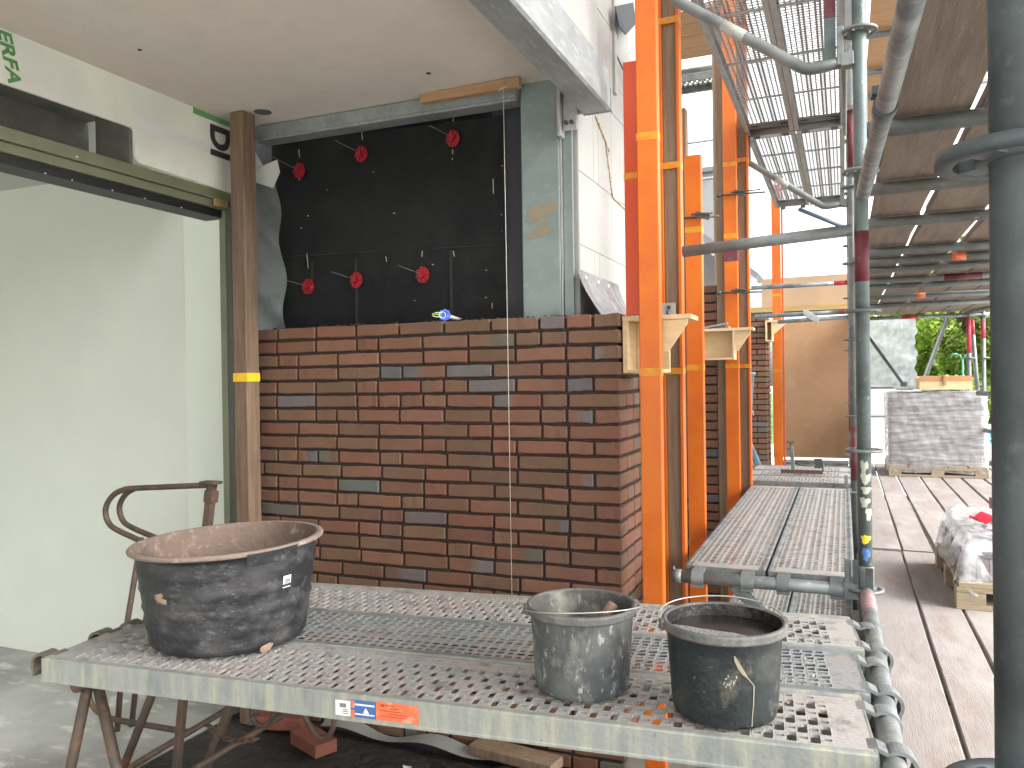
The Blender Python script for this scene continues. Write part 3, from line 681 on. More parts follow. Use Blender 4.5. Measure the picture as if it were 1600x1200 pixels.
# stickers on the front rail (local to that deck)
def sticker(name, x0, x1, z0, z1, mat, marks=()):
    mb = MB().box(x0, x1, -.0016, -.0004, z0, z1); s = mb.build(name, mat, da, local=True)
    for (nm, mt, rects) in marks:
        mb = MB()
        for (a, b, c, d) in rects: mb.box(x0 + a * (x1 - x0), x0 + b * (x1 - x0), -.0022, -.0017, z0 + c * (z1 - z0), z0 + d * (z1 - z0))
        mb.build(nm, mt, s, local=True)
rr = random.Random(6)
sticker('barcode_sticker', -1.192, -1.152, -.049, -.013, LABELW, [('barcode', PRINT, [(.3 + i * .055, .33 + i * .055, .55, .82) for i in range(8)] + [(.5, .85, .15 + .12 * j, .19 + .12 * j) for j in range(3)])])
sticker('blue_sticker', -1.150, -1.085, -.049, -.008, LABELB, [('print', LABELW, [(.16, .95, .70, .80), (.16, .95, .16, .24)]), ('triangle', LABELW, [(.5, .72, .26, .36), (.53, .68, .36, .46), (.57, .63, .46, .56)]), ('edge_mark', LABELO, [(0, .14, 0, .4), (0, .14, .55, .95)])])
sticker('orange_sticker', -1.084, -.976, -.049, -.006, LABELO, [('print', M('print_red', (.42, .06, .03), .5), [(.1 + .2 * (j % 2), .45 + .35 * rr.random(), .22 + .15 * j, .27 + .15 * j) for j in range(5)] + [(.13, .2, .74, .9)])])
G2 = 'narrow steel decks on the lower brackets'
DB1 = deck('left narrow perforated deck on the lower brackets beside the orange posts', 2.46, .305, 'dense', (DECK, GALV, GALVD), G2)
mirror_free_place(DB1, (-.592, 3.185, .80), R(-90))
DB2 = dup(DB1, (-.278, 3.185, .80), None, 'right narrow perforated deck on the lower brackets beside the main standard')
G3 = 'steel decks one lift lower'
for x, w in ((-.60, 'left'), (-.285, 'right')):
    t = dup(DB1, (x, 3.3, .30), None, 'dusty %s deck one step below the bracket platform' % w); t['group'] = G3
G4 = 'overhead steel decks on the upper brackets'
UB = deck('overhead left steel deck of the near bay, sky showing through its holes', 2.46, .305, 'dense', (DECKU, DECKU, GALVD), G4, wall=.002)
mirror_free_place(UB, (-.60, 3.25, 3.255), R(-90))
dup(UB, (-.285, 3.25, 3.255), None, 'overhead right steel deck of the near bay, next to the standard')
dup(UB, (-.60, 5.83, 3.255), None, 'overhead left steel deck of the far bay')
dup(UB, (-.285, 5.83, 3.255), None, 'overhead right steel deck of the far bay')
G5 = 'cross decks at the far end of the bracket platform'
CD = deck('nearest cross deck at the far end of the bracket platform', .70, .335, 'slots', (DECK, GALV, GALVD), G5)
mirror_free_place(CD, (.035, 5.78, .815), 0)
dup(CD, (.035, 6.125, .815), None, 'middle cross deck with the brick clamp on it')
dup(CD, (.035, 6.47, .815), None, 'farthest cross deck in front of the brown sheet')

# ------------------------------------------------------------------ scaffold tubes
def rosette(mb, x, y, z):
    def ann(r0, r1, z0, z1, seg=40):
        pr = [(r0, z0), (r1, z0), (r1, z1), (r0, z1), (r0, z0)]
        mb.lathe(pr, (x, y, z), seg)
    ann(.0245, .034, -.005, .005); ann(.049, .062, -.005, .005)
    for k in range(4):
        a = R(45 + 90 * k); d = Vector((math.cos(a), math.sin(a), 0)); p = Vector((x, y, z))
        mb.bar(p + d * .032, p + d * .051, .022, .0095)
def standard(x, y, z0, z1, mat, label, offs, r=.0242):
    t = thing('scaffold_standard', (x, y, z0), label, 'scaffold post', 'upright scaffold posts')
    mb = MB().tube([(x, y, z0), (x, y, z1)], r, 24); mb.build('tube', mat, t)
    z = offs
    while z < z1:
        if z > z0 + .1: mb = MB(); rosette(mb, x, y, z); mb.build('rosette', GALVD if mat != DARKTUBE else DARKTUBE, t)
        z += .5
    return t
def band(t, name, x, y, z0, z1, mat, r=.0247):
    mb = MB(); mb.tube([(x, y, z0), (x, y, z1)], r, 24); mb.build(name, mat, t)
def patch(t, name, x, y, z0, z1, a0, a1, mat, seed, r=.0249, n=5):
    """patches of peeling paint with ragged outlines, each a piece of its own"""
    q = random.Random(seed)
    for i in range(n):
        w = (a1 - a0) / 2 * q.uniform(.5, .95) if n > 1 else (a1 - a0) / 2
        a = R((a0 + a1) / 2 + q.uniform(-1, 1) * ((a1 - a0) / 2 - w)); h = (z1 - z0) / (2 * n) * (q.uniform(.7, 1.15) if n > 1 else 1); zc = z0 + (z1 - z0) * (i + .5) / n
        mb = MB(); k = 26; ring = []
        for m_ in range(k):
            an = m_ * 2 * math.pi / k; f = 1 + .22 * math.sin(3 * an + q.uniform(0, 1)) + q.uniform(-.22, .16)
            ring.append((a + R(w) * f * math.cos(an), zc + h * f * math.sin(an)))
        vs = [(x + r * math.cos(a), y + r * math.sin(a), zc)]
        for f in (.5, 1): vs += [(x + r * math.cos(a + (b - a) * f), y + r * math.sin(a + (b - a) * f), zc + (c - zc) * f) for b, c in ring]
        mb.add(vs, [(0, 1 + m_, 1 + (m_ + 1) % k) for m_ in range(k)] + [(1 + m_, 1 + k + m_, 1 + k + (m_ + 1) % k, 1 + (m_ + 1) % k) for m_ in range(k)], 0, True)
        mb.build(name, mat, t)
standard(.130, .72, 0, 4.2, DARKTUBE, 'dark near scaffold post filling the right edge of the view', .217)
s1 = standard(.063, 3.13, 0, 5.0, TUBEG, 'grey green scaffold post with peeling paint right of the bracket decks', .275)
CREAM = M('peeling_cream', (.42, .42, .34), .7)
patch(s1, 'peeling_paint', .063, 3.13, 1.03, 1.24, -130, -20, CREAM, 1)
patch(s1, 'yellow_mark', .063, 3.13, .945, .975, -125, -45, YELPAINT, 2, n=1)
patch(s1, 'blue_mark', .063, 3.13, .885, .93, -115, -50, BLUEPAINT, 3, n=1)
band(s1, 'maroon_band', .063, 3.13, 1.88, 2.06, PALET)
mb = MB().tube([(.063, 3.13, .72), (.063, 3.13, .86)], .0285, 24); mb.build('collar', GALVD, s1)
s2 = standard(.058, 5.7, 0, 5.4, GALVD, 'slim scaffold post just behind the peeling grey green post', .275)
band(s2, 'maroon_band', .058, 5.7, .85, 1.2, PALET); band(s2, 'maroon_mark', .058, 5.7, 2.9, 3.3, PALET)
s3 = standard(.06, 8.3, 0, 5.4, GALV, 'pale scaffold post third in line beside the brown sheet', .275)
band(s3, 'maroon_band', .06, 8.3, 1.0, 1.5, PALET)
s4 = standard(1.53, 10.9, 0, 2.30, GALVD, 'right far scaffold post with a red top in front of the trees', .72); band(s4, 'red_band', 1.53, 10.9, 1.95, 2.16, REDPAINT)
s5 = standard(1.38, 10.9, 0, 2.24, GALVD, 'left far scaffold post with a long red top in front of the trees', .72); band(s5, 'red_band', 1.38, 10.9, 1.78, 2.2, REDPAINT)
# wedge cups where the ledger meets the near standards
mb = MB(); mb.bar((.03, 3.10, .80), (.03, 3.10, .885), .02, .006, (0, 1, 0)); mb.bar((.075, 3.09, .74), (.075, 3.09, .86), .026, .008, (0, 1, 0))
mb.build('wedge', DARKTUBE, s1)

def pipe(name, pts, mat, label, cat='scaffold tube', group=None, r=.0242, bands=()):
    t = thing(name, pts[0], label, cat, group)
    MB().tube(pts, r, 20).build('tube', mat, t)
    for (p, q, mt) in bands: MB().tube([p, q], r + .0006, 20).build('paint_band', mt, t)
    return t
pipe('ledger_tube', [(.066, 3.07, .772), (.105, .30, .760)], GALV, 'low galvanised tube with a maroon end that carries the deck hooks', bands=[((.0663, 3.05, .7719), (.0695, 2.82, .771), M('maroon_faded', (.27, .17, .175), .55, 0, [(14, (.33, .33, .32), .5, .62)]))])
lu = pipe('ledger_tube', [(.069, 3.13, 2.19), (.12, 1.61, 2.222), (.155, .6, 2.243)], GALV, 'thick overhead galvanised tube running towards the viewer beside the plank ceiling')
mb = MB(); mb.tube([(.099, 2.22, 2.209), (.101, 2.17, 2.210)], .029, 20); mb.bar((.099, 2.22, 2.25), (.101, 2.17, 2.25), .06, .02); mb.build('coupler', DARKTUBE, lu)
pipe('guard_tube', [(-.575, 3.13, 2.035), (.032, 3.13, 2.068)], GALVD, 'grey guard tube crossing in front of the orange posts', r=.0215)
pipe('guard_tube', [(-.27, 5.69, 2.66), (.04, 5.69, 2.50)], M('greyblue_paint', (.09, .14, .19), .5, .2), 'short bluish diagonal brace under the far overhead deck', r=.014)
def bracket_low(y, label):
    t = thing('bracket', (.03, y, .75), label, 'bracket', 'lower scaffold brackets')
    MB().tube([(-.625, y, .768), (.03, y, .768)], .024, 20).build('arm', GALVD, t)
    mb = MB(); mb.bar((-.40, y, .75), (.035, y, .36), .04, .03, (0, 1, 0)); mb.build('strut', TUBEG, t, .004)
    mb = MB(); mb.tube([(-.628, y, .768), (-.595, y, .768)], .0265, 20); mb.tube([(-.626, y, .768), (-.626, y, .805)], .004, 8); mb.build('end_stop', GALVD, t)
    mb = MB(); mb.bar((-.01, y, .768), (.04, y, .768), .05, .058); mb.bar((.005, y - .02, .74), (.005, y - .02, .885), .022, .006, (0, 1, 0)); mb.build('head', GALVD, t, .005)
    mb = MB()
    for x in (-.555, -.362, -.13, .0 - .28 + .22): pass
    return t
bracket_low(3.13, 'near lower bracket with a diagonal strut under the narrow decks'); bracket_low(5.70, 'far lower bracket hidden under the cross decks')
def bracket_up(y, label):
    t = thing('bracket', (.03, y, 2.68), label, 'bracket', 'upper scaffold brackets')
    MB().tube([(-.60, y, 3.215), (.03, y, 3.215)], .024, 20).build('arm', GALVD, t)
    pts = [(.03, y, 2.678), (-.09, y, 2.668)] + [(-.12, y, 2.672), (-.145, y, 2.688)] + [(-.59, y, 3.015), (-.60, y, 3.2)]
    MB().tube(pts, .0215, 20).build('strut', GALVD, t)
    p, q = Vector((-.145, y, 2.688)), Vector((-.59, y, 3.015))
    MB().tube([p.lerp(q, .42), p.lerp(q, .60)], .0222, 20).build('grey_label', M('faded_label', (.40, .41, .38), .6, 0, [(60, (.26, .27, .26), .52, .62, (1, 1, 4))]), t)
    mb = MB(); mb.bar((.0, y, 2.678), (.045, y, 2.68), .05, .05); mb.bar((.0, y - .02, 2.66), (.0, y - .02, 2.80), .024, .007, (0, 1, 0)); mb.build('head', GALVD, t, .005)
bracket_up(3.13, 'near upper bracket with a bent strut under the overhead decks'); bracket_up(5.72, 'far upper bracket with a bent strut and pale label')
pipe('toe_tube', [(.012, 3.25, 2.75), (.02, 5.6, 3.1)], GALVD, 'thin tube edging the overhead decks beside the standards', r=.012)
one(MB().box(-.012, .0, 3.15, 3.19, 2.69, 3.4), 'upright_bar', GALVD, 'flat bar rising beside the overhead decks', 'bar')
mb = MB().box(-.055, -.015, 3.17, 3.185, 2.70, 3.4); t = thing('marked_post', (-.035, 3.17, 2.7), 'short green post with a maroon top at the overhead decks', 'post'); mb.build('bar', TUBEG, t)
MB().box(-.056, -.014, 3.169, 3.186, 2.86, 3.4).build('maroon_band', PALET, t)

# transoms under the plank ceiling
names = ['first', 'second', 'third', 'fourth', 'fifth', 'sixth', 'seventh', 'eighth', 'ninth', 'tenth', 'eleventh']
TR = [1.75, 2.59, 3.43, 4.2, 5.18, 5.62, 6.1, 6.8, 7.3, 8.3, 9.3]
for i, y in enumerate(TR[1:]):
    t = pipe('transom_tube', [(.07, y, 2.268), (1.68, y, 2.268)], GALVD, 'cross tube under the plank ceiling, %s from the viewer' % names[i], 'scaffold tube', 'cross tubes under the plank ceiling', bands=([((.62, y, 2.268), (.70, y, 2.268), LABELO)] if i in (4, 8) else [((.7, y, 2.268), (.95, y, 2.268), PALET)] if i == 6 else ()))
MB()
# floor planks and ceiling planks
def plank(name, x0, x1, y0, y1, z0, th, mat, label, cat, group, seed):
    q = random.Random(seed); mb = MB(); n = 14; jz = q.uniform(-.003, .003)
    k = 8; vs = []
    a0, b0 = q.uniform(-.004, .004), q.uniform(-.004, .004)
    for i in range(n + 1):
        y = y0 + (y1 - y0) * i / n; w = q.uniform(-.0025, .0025); w2 = q.uniform(-.0025, .0025); c = q.uniform(-.0015, .0015)
        L, Rr = x0 + w + a0 * i / n, x1 + w2 + b0 * i / n
        zb, zt = z0 + jz + c, z0 + th + jz + c
        vs += [(L, y, zb + .004), (L, y, zt - .004), (L + .004, y, zt), (Rr - .004, y, zt), (Rr, y, zt - .004), (Rr, y, zb + .004), (Rr - .004, y, zb), (L + .004, y, zb)]
    fs = [(i * k + j, i * k + (j + 1) % k, (i + 1) * k + (j + 1) % k, (i + 1) * k + j) for i in range(n) for j in range(k)]
    fs = [tuple(reversed(f)) for f in fs]
    mb.add(vs, fs + [tuple(range(k)), tuple(reversed(range(n * k, (n + 1) * k)))])
    return tag(mb.build(name, mat), label, cat, group)
xs = [.118, .305, .318, .486, .506, .705, .73, .915, .93, 1.10, 1.118, 1.30, 1.315, 1.50, 1.513, 1.69]
for i in range(8):
    for j, (ya, yb) in enumerate(((-1.0, 5.46), (5.52, 10.75))):
        dx = (.012 * (j == 1)) * (1 if i < 3 else .5)
        plank('scaffold_plank', xs[2 * i] + dx, xs[2 * i + 1] + dx, ya + .05 * math.sin(i * 3), yb - .02 * math.cos(i * 5), .418 + (.0 if j else .004), .032, PLANK,
              'dusty floor plank of the scaffold, %s from the deck hooks, %s row' % (names[i], ('near', 'far')[j]), 'plank', 'scaffold floor planks', 100 + i * 7 + j)
xs = [.128, .343, .366, .610, .644, .86, .874, 1.10, 1.112, 1.33, 1.345, 1.56]
for i in range(6):
    for j, (ya, yb) in enumerate(((-.3, 4.22), (4.24, 8.28), (8.32, 11.2))):
        plank('overhead_plank', xs[2 * i], xs[2 * i + 1], ya, yb, 2.300, .035, PLANKU,
              'weathered overhead plank, %s from the post line, %s row' % (names[i], ('near', 'middle', 'far')[j]), 'plank', 'overhead scaffold planks', 300 + i * 7 + j)
for i in range(4):
    plank('high_plank', .22 + .25 * i, .45 + .25 * i, 5.0, 11.0, 4.35, .035, LATH, 'light-coloured plank two lifts up, %s from the post line' % names[i], 'plank', 'planks two lifts up', 500 + i)
for i in range(6):  # unseen rows added overhead to hold back sky light
    plank('high_plank', .13 + .26 * i, .37 + .26 * i, -1.0, 4.9, 4.35, .035, LATH, 'unseen plank added two lifts up to block sky light, %s from the post line' % names[i], 'plank', 'planks two lifts up', 520 + i)
for i, y in enumerate((7.18, 8.06, 8.75)):
    pipe('transom_tube', [(.0, y, 4.31), (1.3, y, 4.31)], GALVD, 'cross tube two lifts up, %s of three' % names[i], 'scaffold tube', 'cross tubes two lifts up')
for i in range(4):
    t = one(MB().box(-2.3, -.75, 6.2 + .235 * i, 6.425 + .235 * i, 4.35, 4.385), 'high_plank', LATH, 'brown plank high up behind the orange posts, %s of four' % names[i], 'plank', 'brown planks high behind the posts', .003)
pipe('high_tube', [(-2.2, 7.2, 4.27), (-.6, 7.2, 4.27)], GALVD, 'grey tube below the brown planks high up behind the posts')
t = dup(CD, (-1.0, 7.3, 4.28), None, 'high perforated deck edge left of the overhead decks'); t['group'] = G4
t = dup(CD, (-1.72, 7.3, 4.28), None, 'high perforated deck edge farthest left behind the orange posts'); t['group'] = G4
for i, (x, y0) in enumerate(((.105, 'inner'), (1.62, 'outer'))):
    pipe('base_ledger', [(x, -.9, .392), (x, 10.8, .392)], GALVD, '%s tube carrying the floor planks' % y0, 'scaffold tube', 'tubes under the floor planks')
for i, y in enumerate((.8, 3.2, 5.49, 8.2, 10.6)):
    pipe('base_transom', [(.06, y, .392), (1.70, y, .392)], GALVD, 'cross tube under the floor planks, %s from the viewer' % names[i], 'scaffold tube', 'cross tubes under the floor planks', r=.0235)
# far rails and braces
rl = pipe('guard_rail', [(-.85, 8.32, 2.425), (.05, 8.32, 2.428)], GALV, 'upper pale rail with a red end in front of the tan board', bands=[((-.08, 8.32, 2.4276), (.045, 8.32, 2.428), REDPAINT)], r=.0215)
pipe('guard_rail', [(-.82, 8.34, 2.138), (.06, 8.34, 2.150)], GALV, 'middle rail with a red end above the brown sheet', bands=[((-.03, 8.34, 2.1488), (.05, 8.34, 2.15), REDPAINT)], r=.0215)
rl = pipe('guard_rail', [(-.60, 8.30, 2.075), (.06, 8.30, 2.095)], GALV, 'lowest rail with a swivel coupler above the brown sheet', r=.019)
mb = MB(); mb.bar((-.33, 8.28, 2.14), (-.22, 8.28, 2.07), .06, .05, (0, 1, 0)); mb.bar((-.36, 8.29, 2.15), (-.31, 8.29, 2.15), .05, .05); mb.build('coupler', STEELP, rl, .004)
pipe('far_rail', [(.06, 10.9, 2.235), (1.62, 10.9, 2.235)], GALV, 'far end rail just below the plank ceiling', bands=[((.66, 10.9, 2.235), (.84, 10.9, 2.235), REDPAINT)], r=.022)
pipe('far_rail', [(1.35, 10.95, 2.26), (1.75, 10.0, 2.30)], GALV, 'short side rail at the far right top corner', r=.022)
for zz, nm in ((4.02, 'upper'), (3.62, 'lower')): pipe('far_rail', [(-2.6, 8.6, zz), (-1.0, 8.6, zz + .02)], GALV, '%s thin rail crossing the bright sky between the orange posts' % nm, r=.014)
t = thing('aluminium_brace', (.915, 11.0, 1.45), 'bright slanting brace rising from the tray to the plank ceiling', 'brace')
mb = MB(); mb.bar((.905, 11.0, 1.46), (1.19, 11.0, 2.29), .05, .07, (0, 1, 0)); mb.build('profile', GALVD, t, .004)
mb = MB(); mb.bar((.892, 10.964, 1.47), (1.177, 10.964, 2.29), .012, .006, (0, 1, 0)); mb.build('edge', STEELP, t)
t = thing('far_brace', (.68, 11.0, 1.39), 'thin dark diagonal brace in front of the white netting', 'brace')
MB().bar((.12, 11.0, 2.28), (.675, 11.0, 1.41), .035, .035, (0, 1, 0)).build('bar', DARKTUBE, t)
MB().box(.645, .715, 10.97, 11.03, 1.37, 1.44).build('foot', DARKTUBE, t)
pipe('prop_tube', [(1.425, 11.0, 2.18), (1.49, 11.0, 1.10)], GALV, 'slightly slanting pale prop with a red top between the two far posts', r=.024, bands=[((1.425, 11.0, 2.18), (1.436, 11.0, 2.0), REDPAINT)])
pipe('side_rail', [(1.20, 8.9, 1.345), (1.75, 7.6, 1.33)], GALV, 'upper tube rail right of the wrapped bricks')
pipe('side_rail', [(1.20, 9.9, .97), (1.75, 7.9, .90)], GALV, 'lower tube rail right of the wrapped bricks')
pipe('side_rail', [(1.47, 9.6, .50), (1.75, 8.2, .47)], GALV, 'lowest tube rail lying at the plank edge')

# ------------------------------------------------------------------ orange bricklaying profiles
def tapes(t, x0, x1, y0, y1, zs, h=.028):
    for z in zs: MB().box(x0 - .0008, x1 + .0008, y0 - .0008, y1 + .0008, z, z + h).build('tape', TAPEO, t)
def prof_closed(x0, x1, y0, y1, z0, z1, label, zs, mat=None, h=.03):
    t = thing('orange_post', ((x0 + x1) / 2, y0, z0), label, 'profile post', 'orange bricklaying posts')
    MB().box(x0, x1, y0, y1, z0, z1).build('profile', mat or ORANGE, t, .004)
    tapes(t, x0, x1, y0, y1, zs, h); return t
def prof_open(x0, x1, y0, y1, z0, z1, label, zs):
    t = thing('orange_post', ((x0 + x1) / 2, y0, z0), label, 'profile post', 'orange bricklaying posts')
    mb = MB(); w = .0145
    mb.box(x0, x0 + w, y0, y1, z0, z1); mb.box(x1 - w, x1, y0, y1, z0, z1); mb.box(x0 + w, x1 - w, y1 - .006, y1, z0, z1)
    mb.build('channel', ORANGE, t, .002)
    MB().box(x0 + w + .001, x1 - w - .001, y0 + .012, y1 - .008, z0, z1 - .01).build('timber_core', TIMBER, t, .002)
    tapes(t, x0, x1, y0, y1, zs); return t
pa = prof_closed(-.711, -.631, 2.96, 3.002, 0, 4.4, 'widest orange post standing at the brick corner', [1.553, 2.436])
MB().box(-.777, -.7125, 3.025, 3.062, 1.789, 2.766).build('red_board', REDOR, pa, .003)
MB().box(-.7785, -.711, 3.024, 3.063, 2.314, 2.338).build('tape', TAPEO, pa)
prof_open(-.735, -.645, 3.48, 3.54, 0, 4.6, 'orange channel post with a timber strip inside, right behind the widest orange post', [1.56, 2.455, 3.085])
prof_closed(-.762, -.676, 4.22, 4.27, 0, 2.705, 'shorter orange post that ends below the sky opening', [1.58, 2.30])
t = prof_closed(-.735, -.648, 5.5, 5.55, 0, 4.7, 'orange post with a maroon patch behind the wooden box', [1.60, 2.47, 2.95])
MB().box(-.736, -.647, 5.499, 5.551, 2.315, 2.455).build('maroon_band', PALET, t)
t = prof_open(-.672, -.586, 5.62, 5.68, 0, 4.7, 'orange channel post directly right of the maroon patched post', [1.60, 3.0]); 
pf = prof_closed(-.742, -.648, 9.48, 9.53, 0, 3.7, 'far orange post in front of the brown sheet', [1.58, 2.44])
MB().box(-.64, -.622, 9.49, 9.56, 0, 3.7).build('dark_flange', M('orange_shade', (.42, .075, .02), .5), pf)
# timber battens beside the posts
def batten(x0, x1, y0, y1, z0, z1, label): one(MB().box(x0, x1, y0, y1, z0, z1), 'timber_batten', TIMBER, label, 'batten', 'timber battens behind the orange posts', .003)
batten(-.800, -.764, 4.29, 4.36, .9, 2.98, 'thin dark batten left of the shorter orange post')
batten(-.945, -.855, 6.5, 6.56, 0, 4.25, 'broad dark batten in front of the bright sky')
batten(-.852, -.790, 6.9, 6.95, 1.6, 2.50, 'pale short batten left of the maroon patched post')
batten(-.795, -.735, 5.56, 5.60, .0, 4.4, 'narrow batten touching the maroon patched post')
batten(-1.10, -1.03, 6.6, 6.65, 1.5, 2.10, 'short greenish batten below the grey house wall')
# clamps across the posts
def clamp(y, x0, x1, z, label):
    t = thing('post_clamp', (x0, y, z), label, 'clamp', 'thin screw clamps on the orange posts')
    mb = MB(); mb.tube([(x0, y - .03, z), (x1, y - .035, z - .008)], .0065, 8); mb.tube([(x0 + .08, y - .05, z + .01), (x1 - .03, y - .05, z + .008)], .005, 8); mb.build('rod', RUST, t)
    MB().bar((x0 + .10, y - .03, z + .012), (x0 + .17, y - .03, z - .006), .022, .03).build('jaw', DARKTUBE, t); MB().tube([(x0 - .012, y - .03, z), (x0 + .012, y - .03, z)], .014, 10).build('end_knob', DARKTUBE, t)
clamp(4.22, -.80, -.58, 2.375, 'screw clamp across the shorter orange post')
clamp(5.5, -.76, -.46, 2.755, 'upper screw clamp across the maroon patched post')
clamp(5.5, -.765, -.49, 2.105, 'lower screw clamp across the maroon patched post')
t = thing('fixing_plate', (-.69, 3.47, 1.79), 'small zinc angle plate on the orange channel post', 'plate')
mb = MB(); mb.box(-.735, -.672, 3.468, 3.474, 1.795, 1.87); mb.box(-.735, -.672, 3.43, 3.468, 1.792, 1.797); mb.build('angle', STEELP, t)
mb = MB(); mb.tube([(-.70, 3.466, 1.85), (-.70, 3.462, 1.85)], .009, 12); mb.tube([(-.70, 3.455, 1.80), (-.70, 3.45, 1.835)], .008, 10); mb.build('bolt', DARKTUBE, t)
# plywood consoles
t = thing('plywood_console', (-.66, 3.1, 1.57), 'pale plywood console with a sloped gusset at the brick corner', 'console', 'plywood consoles on the posts')
mb = MB(); mb.box(-.795, -.53, 3.035, 3.20, 1.768, 1.786); mb.build('shelf', PLY, t, .001)
mb = MB(); mb.box(-.7945, -.775, 3.036, 3.19, 1.566, 1.767); mb.build('side_board', PLY, t, .001)
mb = MB(); mb.box(-.774, -.64, 3.172, 3.19, 1.567, 1.767); mb.box(-.774, -.64, 3.037, 3.171, 1.566, 1.579); mb.build('back_board', PLY, t, .001)
def gusset(t, x0, x1, z0, z1, y0, y1):
    mb = MB(); P = [(x0, z1), (x1, z1), (x1, z1 - .016), (x0 + .018, z0), (x0, z0)]
    n = len(P); vs = [(a, y0, b) for a, b in P] + [(a, y1, b) for a, b in P]
    mb.add(vs, [tuple(reversed(range(n))), tuple(range(n, 2 * n))] + [(i, (i + 1) % n, (i + 1) % n + n, i + n) for i in range(n)])
    mb.build('gusset', PLY, t)
gusset(t, -.638, -.545, 1.645, 1.767, 3.04, 3.057); gusset(t, -.73, -.67, 1.60, 1.766, 3.10, 3.115)
def console(x0, x1, xr, y0, y1, z0, z1, label):
    t = thing('plywood_console', (x0, y0, z0), label, 'console', 'plywood consoles on the posts'); w = .018
    mb = MB(); mb.box(x0, x0 + w, y0, y1, z0, z1); mb.box(x1 - w * .6, x1, y0, y1, z0, z1); mb.box(x0 + w, x1 - w * .6, y0, y1, z0, z0 + w * .7); mb.build('frame', PLY, t, .001)
    mb = MB(); mb.box(x0 + w, x1 - w * .6, y1 - .03, y1 - .012, z0 + w * .7, z1); mb.build('panel', PLY, t)
    mb = MB(); mb.box(x0, xr, y0, y1, z1 + .0005, z1 + w); mb.build('shelf', PLY, t, .001)
    gusset(t, x1 + .004, xr - .02, z1 - .13, z1, y0 + .02, y0 + .037)
console(-.882, -.655, -.535, 5.33, 5.44, 1.655, 1.842, 'plywood box console in front of the maroon patched post')
console(-.805, -.73, -.56, 9.30, 9.47, 1.93, 2.14, 'small far plywood console at the top of the far brick pier')
t = thing('pier_offcuts', (-.78, 5.38, 1.86), 'loose slate and mortar offcuts on the plywood box', 'offcuts')
mb = MB(); mb.bar((-.86, 5.37, 1.867), (-.70, 5.38, 1.893), .05, .012); mb.bar((-.80, 5.40, 1.865), (-.69, 5.38, 1.869), .04, .010); mb.build('slate', GREYH, t)

# ------------------------------------------------------------------ end panels, house, far things
one(MB().box(-.82, .12, 10.40, 10.42, .535, 2.228), 'brown_sheet', OSB, 'large smooth brown sheet closing off the end of the scaffold', 'sheet', bevel=.001)
mb = MB()
P = [(-.957, 2.36), (.11, 2.36), (.11, 2.752), (.085, 2.776), (-.93, 2.770), (-.957, 2.745)]
mb.add([(a, 10.6, b) for a, b in P] + [(a, 10.62, b) for a, b in P], [(5, 4, 3, 2, 1, 0), (6, 7, 8, 9, 10, 11)] + [(i, (i + 1) % 6, (i + 1) % 6 + 6, i + 6) for i in range(6)])
one(mb, 'tan_board', OSBL, 'pale tan board standing above the brown sheet', 'board')
one(MB().box(-1.16, .11, 10.44, 10.58, 2.335, 2.405), 'yellow_beam', YTIMBER, 'yellow timber beam lying on top of the brown sheet', 'beam', bevel=.003)
one(MB().box(-1.16, .11, 10.45, 10.57, 2.29, 2.333), 'dark_rail', DARKTUBE, 'dark strip right under the yellow beam', 'strip')
t = dup(CD, (.03, 9.55, .50), None, 'lowest dusty cross deck at the foot of the brown sheet'); t['group'] = G5
t = dup(CD, (.03, 9.9, .52), None, 'last pale cross deck touching the brown sheet'); t['group'] = G5

h = thing('grey_house', (-3.2, 14, 0), 'grey neighbouring house with a small sloping canopy behind the orange posts', 'house')
MB().box(-5.5, -2.02, 14.0, 18, 0, 5.04).build('wall', GREYH, h)
MB().box(-5.6, -1.98, 13.9, 18.1, 5.045, 5.12).build('roof', ROOFG, h)
mb = MB(); mb.bar((-2.30, 13.6, 3.98), (-1.26, 13.6, 3.12), .9, .10, (0, 0, 1)); mb.build('canopy', ROOFG, h)
MB().bar((-2.25, 13.12, 3.80), (-1.27, 13.12, 3.02), .05, .09, (0, 0, 1)).build('gutter', STEELP, h)
MB().box(-1.66, -1.58, 13.7, 13.78, 0, 3.2).build('canopy_post', DARKTUBE, h)
MB().box(-2.0, -1.66, 13.9, 13.95, .0, 3.1).build('dark_panel', M('dark_panel', (.06, .055, .05), .6), h)  # plain dark panel filling the area under the canopy

def wav(x0, x1, z0, z1, y, amp, seed):
    q = random.Random(seed); a, b = q.uniform(5, 8), q.uniform(3, 5)
    def f(u, v):
        x = x0 + (x1 - x0) * u + (.015 * math.sin(v * 17) + .012 * math.sin(v * 41)) * (u > .99)
        return (x, y + amp * math.sin(u * a + v * 4) + amp * .5 * math.sin(v * b * 3 + u * 7), z0 + (z1 - z0) * v)
    return f
one(MB().grid(wav(.06, .89, 1.37, 2.29, 11.9, .02, 1), 24, 30), 'white_netting', NET, 'translucent white netting sheet with a ragged edge at the scaffold end', 'netting')
t = thing('bright_backdrop', (.4, 12, .5), 'added bright white tarpaulin with two grey battens behind the wrapped bricks', 'backdrop')  # added white sheet standing in for the overexposed background
MB().grid(wav(-.4, .95, .40, 1.375, 12.0, .012, 2), 20, 20).build('bright_sheet', BACKDROP, t)
for z in (1.355, .965): MB().bar((-.4, 11.96, z), (.95, 11.96, z), .02, .028).build('batten', GALVD, t)

